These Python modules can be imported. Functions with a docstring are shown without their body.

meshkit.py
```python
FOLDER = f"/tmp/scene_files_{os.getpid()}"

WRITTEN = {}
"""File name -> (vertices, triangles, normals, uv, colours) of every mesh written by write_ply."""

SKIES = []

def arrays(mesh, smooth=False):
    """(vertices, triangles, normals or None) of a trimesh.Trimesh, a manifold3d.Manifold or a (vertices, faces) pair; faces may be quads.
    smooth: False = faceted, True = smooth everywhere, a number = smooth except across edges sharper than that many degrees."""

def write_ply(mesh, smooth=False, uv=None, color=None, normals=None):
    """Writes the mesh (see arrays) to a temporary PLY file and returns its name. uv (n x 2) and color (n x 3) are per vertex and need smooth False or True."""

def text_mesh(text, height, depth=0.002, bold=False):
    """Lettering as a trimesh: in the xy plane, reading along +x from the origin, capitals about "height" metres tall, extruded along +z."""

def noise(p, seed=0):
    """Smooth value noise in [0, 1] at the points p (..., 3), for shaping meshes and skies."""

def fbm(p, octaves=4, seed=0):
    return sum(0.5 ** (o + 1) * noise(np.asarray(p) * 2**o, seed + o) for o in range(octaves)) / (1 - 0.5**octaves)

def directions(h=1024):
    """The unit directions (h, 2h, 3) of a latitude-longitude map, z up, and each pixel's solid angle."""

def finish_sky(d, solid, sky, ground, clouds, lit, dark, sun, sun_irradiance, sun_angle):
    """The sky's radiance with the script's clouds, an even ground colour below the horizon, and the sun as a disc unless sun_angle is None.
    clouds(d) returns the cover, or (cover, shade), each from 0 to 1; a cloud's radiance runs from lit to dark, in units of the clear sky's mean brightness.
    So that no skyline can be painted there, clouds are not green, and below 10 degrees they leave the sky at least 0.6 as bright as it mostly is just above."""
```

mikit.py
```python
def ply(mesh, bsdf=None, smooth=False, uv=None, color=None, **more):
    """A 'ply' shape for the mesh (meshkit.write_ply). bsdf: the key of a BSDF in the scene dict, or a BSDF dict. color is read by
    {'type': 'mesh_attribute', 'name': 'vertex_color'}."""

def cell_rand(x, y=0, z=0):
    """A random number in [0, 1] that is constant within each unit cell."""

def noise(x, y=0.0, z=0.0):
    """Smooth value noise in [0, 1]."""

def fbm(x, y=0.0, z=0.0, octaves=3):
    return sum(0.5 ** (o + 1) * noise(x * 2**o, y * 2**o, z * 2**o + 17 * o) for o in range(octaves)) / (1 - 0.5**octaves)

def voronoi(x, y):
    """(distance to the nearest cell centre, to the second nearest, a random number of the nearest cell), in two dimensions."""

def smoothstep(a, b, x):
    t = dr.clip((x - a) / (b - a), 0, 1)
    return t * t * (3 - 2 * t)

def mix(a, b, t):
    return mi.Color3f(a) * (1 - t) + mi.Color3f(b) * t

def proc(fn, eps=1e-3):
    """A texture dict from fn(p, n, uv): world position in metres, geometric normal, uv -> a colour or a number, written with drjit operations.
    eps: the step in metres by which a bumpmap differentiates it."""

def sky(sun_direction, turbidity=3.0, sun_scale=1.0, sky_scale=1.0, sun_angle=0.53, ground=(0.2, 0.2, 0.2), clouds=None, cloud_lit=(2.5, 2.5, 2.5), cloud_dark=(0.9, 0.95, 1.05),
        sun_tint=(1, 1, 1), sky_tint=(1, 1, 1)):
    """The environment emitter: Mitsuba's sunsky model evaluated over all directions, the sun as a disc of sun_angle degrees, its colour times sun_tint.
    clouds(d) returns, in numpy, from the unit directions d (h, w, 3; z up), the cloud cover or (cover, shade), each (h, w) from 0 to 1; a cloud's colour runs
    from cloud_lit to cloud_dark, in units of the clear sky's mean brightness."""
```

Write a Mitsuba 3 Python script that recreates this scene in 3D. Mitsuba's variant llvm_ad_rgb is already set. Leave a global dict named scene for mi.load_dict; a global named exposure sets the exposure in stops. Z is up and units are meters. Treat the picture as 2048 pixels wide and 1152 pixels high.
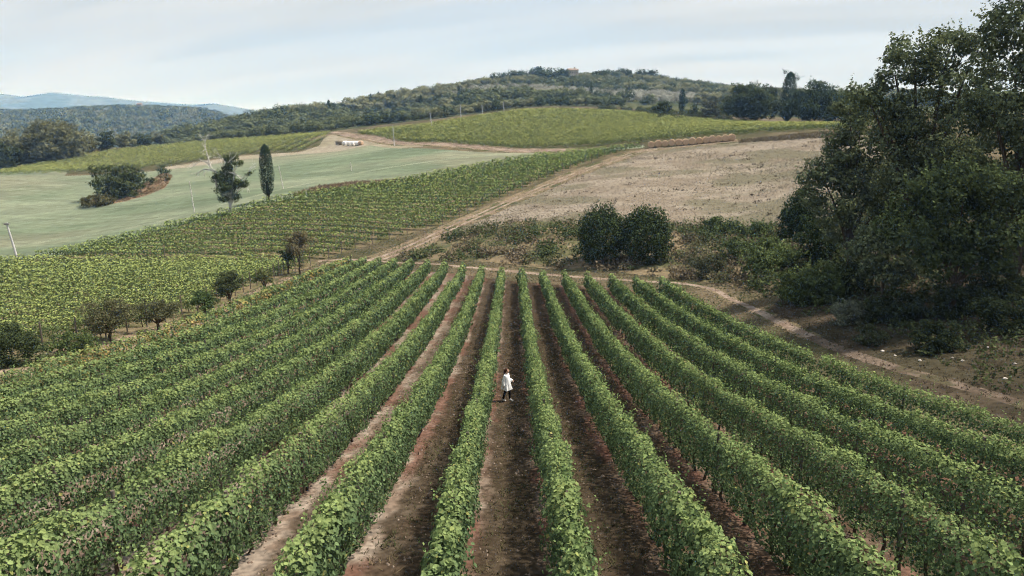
import math
import numpy as np, trimesh, drjit as dr, mitsuba as mi, mikit, meshkit
import manifold3d, shapely
from shapely.geometry import Polygon, LineString, Point
from scipy.interpolate import RBFInterpolator
from scipy.spatial import Delaunay
T = mi.ScalarTransform4f
scene, labels = {}, {}

# ------------------------------------------------------------------ camera, sky, exposure
PITCH, FPX = math.radians(13.3), 1462.0                      # the drone camera stands at the origin and looks along +y, a little down
scene['camera'] = {'type': 'perspective', 'fov': 2 * math.degrees(math.atan(1024 / FPX)), 'fov_axis': 'x',
                   'near_clip': 0.2, 'far_clip': 40000.0,
                   'to_world': T().look_at(origin=[0, 0, 0], target=[0, math.cos(PITCH), -math.sin(PITCH)], up=[0, 0, 1])}
exposure = 2.62
SUN = np.array([0.60, 0.16, 1.0])

def cloud_cover(d):
    z = np.maximum(d[..., 2], 0.0) + 0.16
    q = np.stack([d[..., 0] / z * 0.55, d[..., 1] / z * 1.5 + 0.25 * d[..., 0] / z, 0 * z], -1)
    n = meshkit.fbm(q * 1.1, 5, 3)
    big = meshkit.fbm(q * 0.35 + 5, 3, 9)
    c = np.clip((0.62 * n + 0.5 * big - 0.36) / 0.22, 0, 1)
    c = 0.78 + 0.22 * c * c * (3 - 2 * c)
    c = np.maximum(c, np.clip(1.25 - d[..., 2] * 8.0, 0, 1) * 0.97)
    return c, np.clip(2.6 * meshkit.fbm((q + np.array([0, .6, 0]) * q[..., :1]) * np.array([1.6, 2.6, 1]) + 31, 6, 5) - 0.85, 0, 1)

scene['sky'] = mikit.sky(SUN / np.linalg.norm(SUN), turbidity=3.5, sun_scale=0.92, sun_angle=4.0, ground=(0.1, 0.11, 0.08),
                         clouds=cloud_cover, cloud_lit=(1.47, 1.52, 1.53), cloud_dark=(1.17, 1.27, 1.33), sky_tint=(0.88, 0.92, 0.90), sun_tint=(0.92, 1.0, 1.14))

# ------------------------------------------------------------------ small helpers
def ray(px, py):
    """Direction through a point of the 2048 x 1152 photograph."""
    u, v = (px - 1024.0) / FPX, (576.0 - py) / FPX
    return np.stack(np.broadcast_arrays(u, math.cos(PITCH) + v * math.sin(PITCH), -math.sin(PITCH) + v * math.cos(PITCH)), -1)

def at(px, py, Y):
    d = ray(np.asarray(px, float), np.asarray(py, float))
    return d * (np.asarray(Y, float) / d[..., 1])[..., None]

_used = {}
def key_for(name, parent=None):
    base = f'{parent}__{name}' if parent else name
    n = _used.get(base, 0); _used[base] = n + 1
    return base if n == 0 else f'{base}_{n:03d}'

def put(name, shape, parent=None, label=None, cat=None, group=None, kind=None):
    k = key_for(name, parent)
    if shape is not None: scene[k] = shape
    tag(k, label, cat, group, kind)
    return k

def tag(k, label=None, cat=None, group=None, kind=None):
    d = {a: b for a, b in (('label', label), ('category', cat), ('group', group), ('kind', kind)) if b}
    if d: labels[k] = d

def rgb(*c): return {'type': 'rgb', 'value': list(c)}
def diffuse(c): return {'type': 'twosided', 'bsdf': {'type': 'diffuse', 'reflectance': c}}

def smooth01(a, b, x):
    t = np.clip((x - a) / (b - a), 0, 1); return t * t * (3 - 2 * t)

# ------------------------------------------------------------------ the lie of the land
from scipy.interpolate import PchipInterpolator
_near_slope = PchipInterpolator([-60, -10, 0, 11.5, 14, 17.8, 26, 39.3, 59.5, 88.8, 110, 140], np.array([2.0, -4.3, -5.5, -7.42, -7.88, -8.65, -10.4, -12.75, -15.45, -18.2, -20.4, -23.4]) - 1.95)
def plane(y): return _near_slope(y)                              # the near vineyard falls away from the camera, steeper close by
CTRL = []
def cp(*rows):
    for px, py, Y in rows: CTRL.append(at(px, py, Y))
def cw(*rows):
    for r in rows: CTRL.append(np.array(r, float))
for x in np.arange(-90, 18, 12.0):
    for y in np.arange(-10, 112, 12.0):
        if y < 80 + 0 * x or x < -12: cw((x, y, plane(y)))
cw((-130, 60, plane(60)), (-130, 100, plane(100) - .5), (-130, 20, plane(20)), (-60, 112, plane(112)), (-85, 124, plane(124)), (16, 70, plane(70)), (16, 76, plane(76)), (8, 84, plane(84)), (0, 92, plane(92)))
# the track past the row ends and the bank beyond it
cp((760, 520, 110), (900, 533, 99), (1050, 548, 93), (1200, 560, 86), (1330, 566, 82), (1400, 576, 78))
cp((850, 482, 118), (960, 432, 132), (1060, 385, 146), (1150, 346, 157), (1230, 318, 168), (1290, 299, 178))
cp((1000, 508, 101), (1200, 520, 96), (1350, 520, 93), (1100, 470, 108), (1250, 470, 106), (1420, 500, 97))
cp((1060, 436, 121), (1250, 440, 118), (1400, 448, 115), (1560, 452, 110))
cp((1200, 380, 138), (1400, 380, 136), (1560, 380, 130), (1300, 330, 158), (1500, 330, 152), (1620, 330, 146))
cp((1340, 296, 176), (1480, 284, 174), (1620, 276, 172), (1750, 268, 170))
# ground under the big trees on the right
cw((22, 20, -11.5), (22, 40, -14.0), (23, 60, -16.0), (30, 25, -10.5), (32, 40, -12.6), (32, 55, -13.6), (30, 70, -15.2), (42, 30, -8.5), (44, 50, -10.2), (46, 70, -11.0), (36, 85, -13.6),
   (60, 20, -5.0), (62, 50, -6.5), (64, 80, -8.0), (55, 110, -10.5), (75, 130, -7.0), (80, 5, -2.0), (100, 60, 0), (110, 110, -1), (30, -10, -9), (24, 0, -9.6))
cp((1500, 520, 90), (1620, 580, 72), (1560, 600, 70))
# middle vineyard and the pale green valley field
cp((640, 512, 113), (460, 424, 141), (538, 402, 148), (700, 450, 127), (900, 400, 143), (640, 386, 158), (860, 356, 170), (1060, 322, 180), (1200, 304, 186))
cp((40, 523, 127), (0, 440, 168), (200, 440, 160), (0, 380, 205), (250, 400, 185), (420, 380, 180), (0, 350, 235), (180, 345, 240), (320, 335, 246), (500, 310, 255), (640, 300, 258),
   (600, 360, 188), (760, 340, 190), (900, 320, 192), (660, 270, 285), (700, 292, 262), (800, 288, 240), (900, 296, 215), (1010, 303, 203))
cw((-160, 150, -26), (-200, 220, -22), (-220, 110, -25), (-180, 60, -19))
# left vineyard, upper vineyard and its crest
cp((100, 335, 268), (200, 315, 290), (330, 294, 318), (450, 283, 325), (560, 275, 325), (640, 270, 310))
cp((720, 270, 262), (850, 288, 225), (1050, 298, 203), (1200, 291, 192), (1300, 283, 187), (1500, 268, 185), (1700, 259, 185),
   (860, 254, 290), (940, 240, 310), (1060, 225, 325), (1150, 224, 320), (1250, 228, 300), (1400, 243, 265), (1550, 252, 235), (1700, 253, 225), (1000, 262, 250), (1250, 255, 240))
cw((150, 200, -2), (150, 260, -2), (130, 330, -1))
# valley on the left, wooded hill in the middle
cw((-260, 330, -16), (-330, 260, -22), (-420, 400, -34), (-300, 500, -38), (-500, 700, -50), (-250, 800, -48), (-700, 500, -45), (-150, 430, -16), (-200, 600, -34), (-60, 520, -4), (-10, 430, 2))
cp((500, 244, 520), (580, 232, 540), (660, 224, 560), (760, 208, 590), (860, 190, 620), (940, 176, 650), (1000, 168, 680), (1060, 160, 720), (1140, 162, 740), (1240, 156, 760), (1330, 166, 740), (1420, 180, 700), (1520, 190, 690), (1640, 196, 700), (1800, 196, 720), (2048, 196, 720))
cp((620, 262, 370), (760, 248, 380), (900, 230, 400), (1060, 212, 420), (1240, 212, 440), (1330, 214, 440), (1240, 196, 540), (1330, 198, 540), (1060, 190, 560), (940, 196, 520), (1420, 218, 420), (1550, 225, 380), (1700, 228, 360), (1240, 224, 350))
cw((100, 900, 25), (300, 900, 15), (-80, 900, 10), (-250, 1000, -30), (300, 500, 4), (400, 300, 4), (300, 150, 6), (500, 700, 8), (250, 40, 6), (100, -60, 0))
CTRL = np.array(CTRL)
_rbf = RBFInterpolator(CTRL[:, :2] / 100, CTRL[:, 2], kernel='thin_plate_spline', smoothing=0.01, neighbors=60)
def _rbf_eval(x, y):
    shp = np.shape(x); q = np.stack([np.ravel(x), np.ravel(y)], 1) / 100
    return _rbf(q).reshape(shp)

RIDGE_X = np.array([-1900, -1400, -1100, -900, -760, -640, -560, -500]); RIDGE_Z = np.array([1, 2, 1, 3, 11, 7, -10, -44.0])
def far_land(x, y):
    """Valley floor, the blue wooded ridge and the plain behind it."""
    z = np.full(np.shape(x), -48.0)
    r = np.interp(x, RIDGE_X, RIDGE_Z, left=14)
    prof = smooth01(900, 1480, y) * (1 - smooth01(1560, 2300, y))
    return z + (r + 48) * prof * smooth01(-440, -620, x)
def _far_blend(x, y):
    d = np.hypot(x * .8, y)
    a = smooth01(620, 860, d + 0.0 * x)
    b = smooth01(-120, -420, x) * smooth01(480, 800, d)
    return np.clip(np.maximum(smooth01(900, 1400, d), b), 0, 1)

_gx = np.concatenate([np.arange(-1000, -200, 20), np.arange(-200, -64, 4), np.arange(-64, 130, 2), np.arange(130, 260, 6), np.arange(260, 1001, 20)]).astype(float)
_gy = np.concatenate([np.arange(-60, 0, 6), np.arange(0, 130, 2), np.arange(130, 340, 4), np.arange(340, 1401, 20)]).astype(float)
_GX, _GY = np.meshgrid(_gx, _gy, indexing='ij')
_GZ = _rbf_eval(_GX, _GY)
_w = smooth01(22, 17, _GX) * smooth01(80, 66, _GY) * smooth01(-110, -90, _GX)
_GZ = _GZ * (1 - _w) + plane(_GY) * _w
_b = _far_blend(_GX, _GY)
_GZ = _GZ * (1 - _b) + far_land(_GX, _GY) * _b
from scipy.interpolate import RegularGridInterpolator
_interp = RegularGridInterpolator((_gx, _gy), _GZ, bounds_error=False, fill_value=None)
def ground(x, y):
    x, y = np.broadcast_arrays(np.asarray(x, float), np.asarray(y, float))
    inside = (x > -999) & (x < 999) & (y > -59) & (y < 1399)
    q = np.stack([np.clip(x, -999, 999), np.clip(y, -59, 1399)], -1)
    z = _interp(q)
    return np.where(inside, z, np.where(y < 60, z, far_land(x, y)))

_ts = np.concatenate([np.arange(8, 400, 1.0), np.geomspace(400, 3000, 200)])
def pix(px, py):
    """Where the line of sight through a pixel of the photograph meets the ground: (x, y, z)."""
    d = ray(float(px), float(py)); d = d / d[1]
    z = ground(d[0] * _ts, _ts)
    below = np.nonzero(d[2] * _ts < z)[0]
    if len(below) == 0: return d * 900
    i = below[0]
    if i == 0: return d * _ts[0]
    a, b = _ts[i - 1], _ts[i]
    for _ in range(18):
        m = (a + b) / 2
        if d[2] * m < float(ground(d[0] * m, m)): b = m
        else: a = m
    return d * b
def poly_px(pts, extra=()):
    return Polygon([tuple(pix(x, y)[:2]) for x, y in pts] + list(extra)).buffer(0)
def foot(x, y): return np.array([x, y, float(ground(x, y))])

# ------------------------------------------------------------------ materials
N2 = lambda p, s, o=3: mikit.fbm(p.x * s, p.y * s, 0.0, octaves=o)
ROW0, ROWD = -1.30, 2.48                                         # the rows of the near vineyard run along y at x = ROW0 + k * ROWD
def soil_color(p, n, uv):
    f = dr.abs((p.x - ROW0) / ROWD - dr.floor((p.x - ROW0) / ROWD) - 0.5) * 2          # 0 mid-alley, 1 under the vines
    big, fine = N2(p, 0.33), mikit.fbm(p.x * 2.6, p.y * 1.5, 0.0, octaves=5)
    pale = mikit.mix((0.275, 0.208, 0.160), (0.40, 0.335, 0.275), mikit.smoothstep(0.35, 0.68, fine))
    red = mikit.mix((0.15, 0.078, 0.056), (0.255, 0.150, 0.115), fine)
    pale = mikit.mix(pale, pale * mi.Color3f(.50, .44, .40), mikit.smoothstep(-4.0, 3.0, p.x + 5 * (big - .5)))  # darkens to the right: shade of the rows painted into the soil
    c = mikit.mix(pale, red, mikit.smoothstep(0.46, 0.64, mikit.fbm(p.x * 0.9 + 7, p.y * 0.35, 0.0, octaves=4) + 0.0016 * (p.y - 35)) * 0.9)
    weeds = mikit.mix((0.052, 0.042, 0.028), (0.110, 0.085, 0.058), fine)
    centre = mikit.smoothstep(0.80, 0.45, f + 0.55 * (mikit.fbm(p.x * 1.7, p.y * 0.8, 3.0, octaves=4) - 0.5))
    side = mikit.smoothstep(-9.0, -3.0, p.x + 4 * (big - 0.5))                          # the left alleys are hoed bare, the middle ones weedy
    c = mikit.mix(c, weeds, centre * (0.25 + 0.68 * side))
    return c * 0.58 * (0.62 + 0.76 * mikit.noise(p.x * 9, p.y * 9, 0.0))
def soil_bump(p, n, uv): return 0.05 * mikit.fbm(p.x * 3.1, p.y * 3.1, 0.0, octaves=4) + 0.012 * mikit.noise(p.x * 17, p.y * 17, 0.0)
scene['mat_soil'] = {'type': 'twosided', 'bsdf': {'type': 'bumpmap', 'arbitrary': mikit.proc(soil_bump, eps=0.02), 'scale': 1.0, 'bsdf': {'type': 'diffuse', 'reflectance': mikit.proc(soil_color)}}}

def two_tone(a, b, s, lo=0.35, hi=0.65, c=None, cs=0.1, clo=0.5, chi=0.62, stretch=1.0, grain=0.35, gs=4.0):
    def fn(p, n, uv):
        col = mikit.mix(a, b, mikit.smoothstep(lo, hi, mikit.fbm(p.x * s, p.y * s * stretch, 0.0, octaves=5)))
        if c is not None: col = mikit.mix(col, c, mikit.smoothstep(clo, chi, mikit.fbm(p.x * cs + 41, p.y * cs * stretch, 0.0, octaves=4)))
        return col * (1 - grain / 2 + grain * mikit.noise(p.x * gs, p.y * gs * stretch, 0.0))
    return diffuse(mikit.proc(fn))
scene['mat_rut'] = two_tone((0.185, 0.140, 0.110), (0.275, 0.222, 0.180), 0.8, gs=5)
scene['mat_rut_shaded'] = two_tone((0.085, 0.066, 0.050), (0.140, 0.110, 0.086), 0.8, c=(0.075, 0.068, 0.042), cs=0.5, clo=0.5, chi=0.62, gs=6)  # darker copy of the rut soil, tree shade painted into its colour
scene['mat_verge'] = two_tone((0.204, 0.160, 0.112), (0.150, 0.126, 0.078), 0.9, c=(0.075, 0.078, 0.041), cs=0.35, clo=0.52, chi=0.66, gs=5)
scene['mat_vineyard_grass'] = two_tone((0.088, 0.085, 0.041), (0.150, 0.122, 0.075), 0.5, gs=3)
scene['mat_hill_grass'] = two_tone((0.052, 0.060, 0.028), (0.085, 0.080, 0.045), 0.4)  # darker grass, with the shade of the row gaps painted in
scene['mat_dry_field'] = two_tone((0.184, 0.155, 0.120), (0.236, 0.204, 0.163), 0.16, c=(0.140, 0.128, 0.090), cs=0.09, clo=0.47, chi=0.66, stretch=2.0, grain=0.18, gs=1.2)
def field_color(p, n, uv):
    f = mikit.fbm(p.x * 0.03, p.y * 0.06, 0.0, octaves=4)
    c = mikit.mix((0.150, 0.188, 0.122), (0.215, 0.243, 0.168), mikit.smoothstep(0.3, 0.7, f))
    c = mikit.mix(c, (0.25, 0.24, 0.17), mikit.smoothstep(0.52, 0.68, mikit.fbm(p.x * 0.018 + 11, p.y * 0.035, 0.0, octaves=5)) * 0.55)
    patch = mikit.fbm(p.x * 0.10, p.y * 0.32, 4.0, octaves=5)
    c = c * (0.90 + 0.20 * mikit.smoothstep(0.28, 0.72, patch))
    drill = mikit.noise((p.x * 0.35 + p.y * 0.94) * 0.9, (p.x * 0.94 - p.y * 0.35) * 0.04, 0.0)         # seed drill lines across the slope
    return c * 0.80 * (0.86 + 0.22 * drill) * (0.76 + 0.48 * mikit.fbm(p.x * 0.7, p.y * 1.1, 0.0, octaves=5))
scene['mat_green_field'] = diffuse(mikit.proc(field_color))
scene['mat_field_path'] = two_tone((0.155, 0.180, 0.125), (0.200, 0.215, 0.155), 0.3)
scene['mat_dry_strip'] = two_tone((0.204, 0.153, 0.109), (0.272, 0.218, 0.160), 0.7, c=(0.109, 0.109, 0.058), cs=0.22, gs=6)
scene['mat_bare'] = two_tone((0.245, 0.218, 0.170), (0.204, 0.184, 0.129), 0.12, gs=1)
scene['mat_bank'] = two_tone((0.17, 0.135, 0.085), (0.085, 0.088, 0.045), 0.35, grain=0.5, gs=2.5)
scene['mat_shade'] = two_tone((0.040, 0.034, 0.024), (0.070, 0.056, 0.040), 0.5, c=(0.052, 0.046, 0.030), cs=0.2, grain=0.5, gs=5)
scene['mat_red_bank'] = two_tone((0.225, 0.160, 0.110), (0.175, 0.135, 0.085), 0.35, gs=2)
scene['mat_rough'] = two_tone((0.070, 0.065, 0.038), (0.120, 0.098, 0.064), 0.15, gs=2)
scene['mat_forest_floor'] = two_tone((0.05, 0.06, 0.03), (0.08, 0.085, 0.045), 0.05, gs=0.4)
scene['mat_mountain'] = two_tone((0.05, 0.07, 0.04), (0.09, 0.10, 0.06), 0.004, gs=0.02)
VC = {'type': 'mesh_attribute', 'name': 'vertex_color'}
scene['mat_leaf'] = {'type': 'principledthin', 'base_color': VC, 'roughness': 0.45, 'eta': 1.5, 'diff_trans': 0.42, 'spec_trans': 0.0}
scene['mat_grass'] = {'type': 'twosided', 'bsdf': {'type': 'diffuse', 'reflectance': VC}}
def bark_color(a, b, s=9.0):
    return mikit.proc(lambda p, n, uv: mikit.mix(a, b, mikit.fbm(p.x * s, p.y * s, p.z * s * 0.25, octaves=4)))
scene['mat_bark'] = diffuse(bark_color((0.035, 0.026, 0.018), (0.12, 0.095, 0.07)))
scene['mat_post'] = diffuse(bark_color((0.06, 0.05, 0.042), (0.20, 0.175, 0.145)))
scene['mat_pale_wood'] = diffuse(bark_color((0.46, 0.44, 0.41), (0.68, 0.66, 0.62), 4.0))

# ------------------------------------------------------------------ fields, tracks and ground as one sheet cut along their edges
def line_px(*pts): return [tuple(pix(x, y)[:2]) for x, y in pts]
def smooth_line(pts, step=0.8):
    from scipy.interpolate import CubicSpline
    p = np.array(pts); s = np.concatenate([[0], np.cumsum(np.linalg.norm(np.diff(p, axis=0), axis=1))])
    t = np.linspace(0, s[-1], max(2, int(s[-1] / step)))
    from scipy.interpolate import PchipInterpolator
    return np.stack([PchipInterpolator(s, p[:, i])(t) for i in (0, 1)], 1)
TR_END = smooth_line([(22.5, -8), (22.6, 18)] + line_px((2030, 805), (1760, 726), (1639, 682), (1599, 662), (1559, 644), (1519, 624), (1480, 606), (1440, 585), (1400, 572), (1350, 566), (1300, 563), (1200, 557), (1050, 545), (930, 534), (820, 526), (745, 521), (690, 519), (640, 522)))
TR_HILL = smooth_line(line_px((745, 521), (800, 503), (870, 471), (960, 430), (1060, 386), (1150, 348), (1225, 321), (1290, 301), (1350, 293), (1480, 281), (1620, 270), (1720, 264)))
TR_ROAD = smooth_line(line_px((630, 277), (665, 268), (700, 270), (760, 279), (850, 287), (950, 294), (1050, 301), (1140, 301)), 2.0)
TR_FORK = smooth_line(line_px((700, 270), (690, 266), (668, 264)), 2.0)
def ruts(c, off, w):
    l = LineString(c)
    return shapely.union_all([l.offset_curve(off).buffer(w), l.offset_curve(-off).buffer(w)])
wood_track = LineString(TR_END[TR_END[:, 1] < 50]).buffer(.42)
rut_zone = shapely.union_all([LineString(TR_END[TR_END[:, 1] > 49]).buffer(0.33), ruts(TR_HILL, 0.75, 0.34), LineString(TR_ROAD).buffer(2.2), LineString(TR_FORK).buffer(1.6)])
verge_zone = shapely.union_all([LineString(TR_END[TR_END[:, 1] > 49]).buffer(0.6), LineString(TR_HILL).buffer(2.6), LineString(TR_ROAD).buffer(3.6)])
def end_y(x): return np.interp(x, [-26, -23.9, -1.3, 1.2, 16.1, 18], [106, 105, 88.6, 87.4, 77, 76])
near_zone = Polygon([(-25.4, -6), (-25.4, 106), (-1.3, 90), (17.6, 77.5), (17.6, -6)])
strip_zone = Polygon([(-25.4, -6)] + [(-25.4, 108)] + line_px((655, 524), (588, 546), (508, 581), (404, 628), (302, 657), (208, 682), (88, 703), (0, 722)) + [(-33, 30), (-36, -6)]).buffer(0)
mid_zone = poly_px([(648, 519), (700, 500), (790, 474), (880, 452), (960, 414), (1060, 371), (1160, 332), (1240, 305), (1284, 296), (1200, 302), (1060, 318), (900, 346), (830, 360), (760, 372), (640, 390), (560, 402), (460, 428), (330, 458), (200, 490), (60, 520), (300, 521)])
low_zone = poly_px([(-220, 538), (0, 529), (60, 526), (300, 527), (620, 522), (640, 524), (586, 544), (506, 579), (402, 626), (300, 655), (206, 680), (86, 701), (0, 720), (-220, 775)])
dry_zone = poly_px([(850, 484), (960, 437), (1060, 392), (1150, 354), (1230, 326), (1292, 304), (1350, 296), (1480, 285), (1640, 273), (1760, 268), (1760, 330), (1700, 420), (1560, 455), (1400, 455), (1330, 452), (1180, 450), (1130, 446), (1040, 442), (960, 456)])
bank_zone = poly_px([(800, 518), (850, 486), (960, 456), (1040, 440), (1130, 444), (1400, 452), (1560, 452), (1700, 420), (1720, 560), (1640, 600), (1560, 592), (1480, 570), (1400, 562), (1250, 545), (1050, 533), (900, 522)])
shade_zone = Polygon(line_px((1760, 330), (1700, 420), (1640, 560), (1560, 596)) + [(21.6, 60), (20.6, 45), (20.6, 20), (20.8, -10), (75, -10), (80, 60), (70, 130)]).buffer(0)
green_zone = poly_px([(0, 527), (60, 520), (200, 490), (330, 458), (460, 428), (560, 402), (640, 390), (760, 372), (830, 360), (900, 346), (1060, 318), (1200, 302), (1284, 296), (1290, 290), (1200, 296), (1050, 306), (960, 304), (800, 297), (740, 290), (680, 302), (600, 308), (500, 318), (330, 340), (180, 350), (0, 356)], []).union(Polygon([(-85, 124), (-230, 120), (-240, 240), (-150, 250)]))
bare_zone = poly_px([(500, 318), (600, 308), (680, 302), (740, 292), (800, 297), (850, 293), (760, 280), (700, 270), (660, 268), (640, 290), (600, 304), (480, 312), (330, 334), (330, 341)])
left_zone = poly_px([(0, 352), (180, 344), (330, 332), (480, 310), (600, 302), (640, 288), (664, 268), (600, 271), (450, 282), (330, 293), (220, 304), (100, 322), (0, 345)])
upper_zone = poly_px([(716, 268), (760, 277), (850, 286), (960, 293), (1050, 298), (1150, 295), (1300, 284), (1440, 273), (1600, 262), (1720, 256), (1720, 252), (1540, 251), (1400, 242), (1250, 227), (1150, 222.5), (1060, 222.5), (1000, 229), (900, 244), (800, 258)])
redbank_zone = poly_px([(165, 402), (190, 412), (240, 405), (290, 392), (330, 376), (345, 352), (330, 344), (300, 360), (240, 395)])
forest_zone = poly_px([(330, 290), (450, 281), (640, 266), (760, 250), (900, 235), (1060, 215), (1240, 215), (1420, 228), (1560, 235), (1720, 235), (1720, 185), (1240, 152), (1000, 166), (660, 222), (420, 246)])
field_path = shapely.union_all([LineString(smooth_line(line_px((0, 497), (150, 474), (300, 448), (430, 412), (480, 400), (560, 379), (640, 362), (760, 338), (900, 318), (1000, 309)), 2)).buffer(.8)])
ZONES = [('woodland_track', wood_track, 'mat_rut_shaded'), ('dirt_track', rut_zone, 'mat_rut'), ('track_verge', verge_zone, 'mat_verge'), ('vineyard_soil', near_zone, 'mat_soil'), ('grass_strip', strip_zone, 'mat_dry_strip'),
         ('vineyard_ground', shapely.union_all([mid_zone, low_zone]), 'mat_vineyard_grass'), ('dry_field', dry_zone, 'mat_dry_field'), ('bank', bank_zone, 'mat_bank'),
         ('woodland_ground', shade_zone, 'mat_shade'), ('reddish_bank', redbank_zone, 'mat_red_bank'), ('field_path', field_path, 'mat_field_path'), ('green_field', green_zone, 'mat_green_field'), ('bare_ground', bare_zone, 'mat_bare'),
         ('hill_vineyard_ground', shapely.union_all([left_zone, upper_zone]), 'mat_hill_grass'), ('forest_floor', forest_zone, 'mat_forest_floor')]

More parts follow.
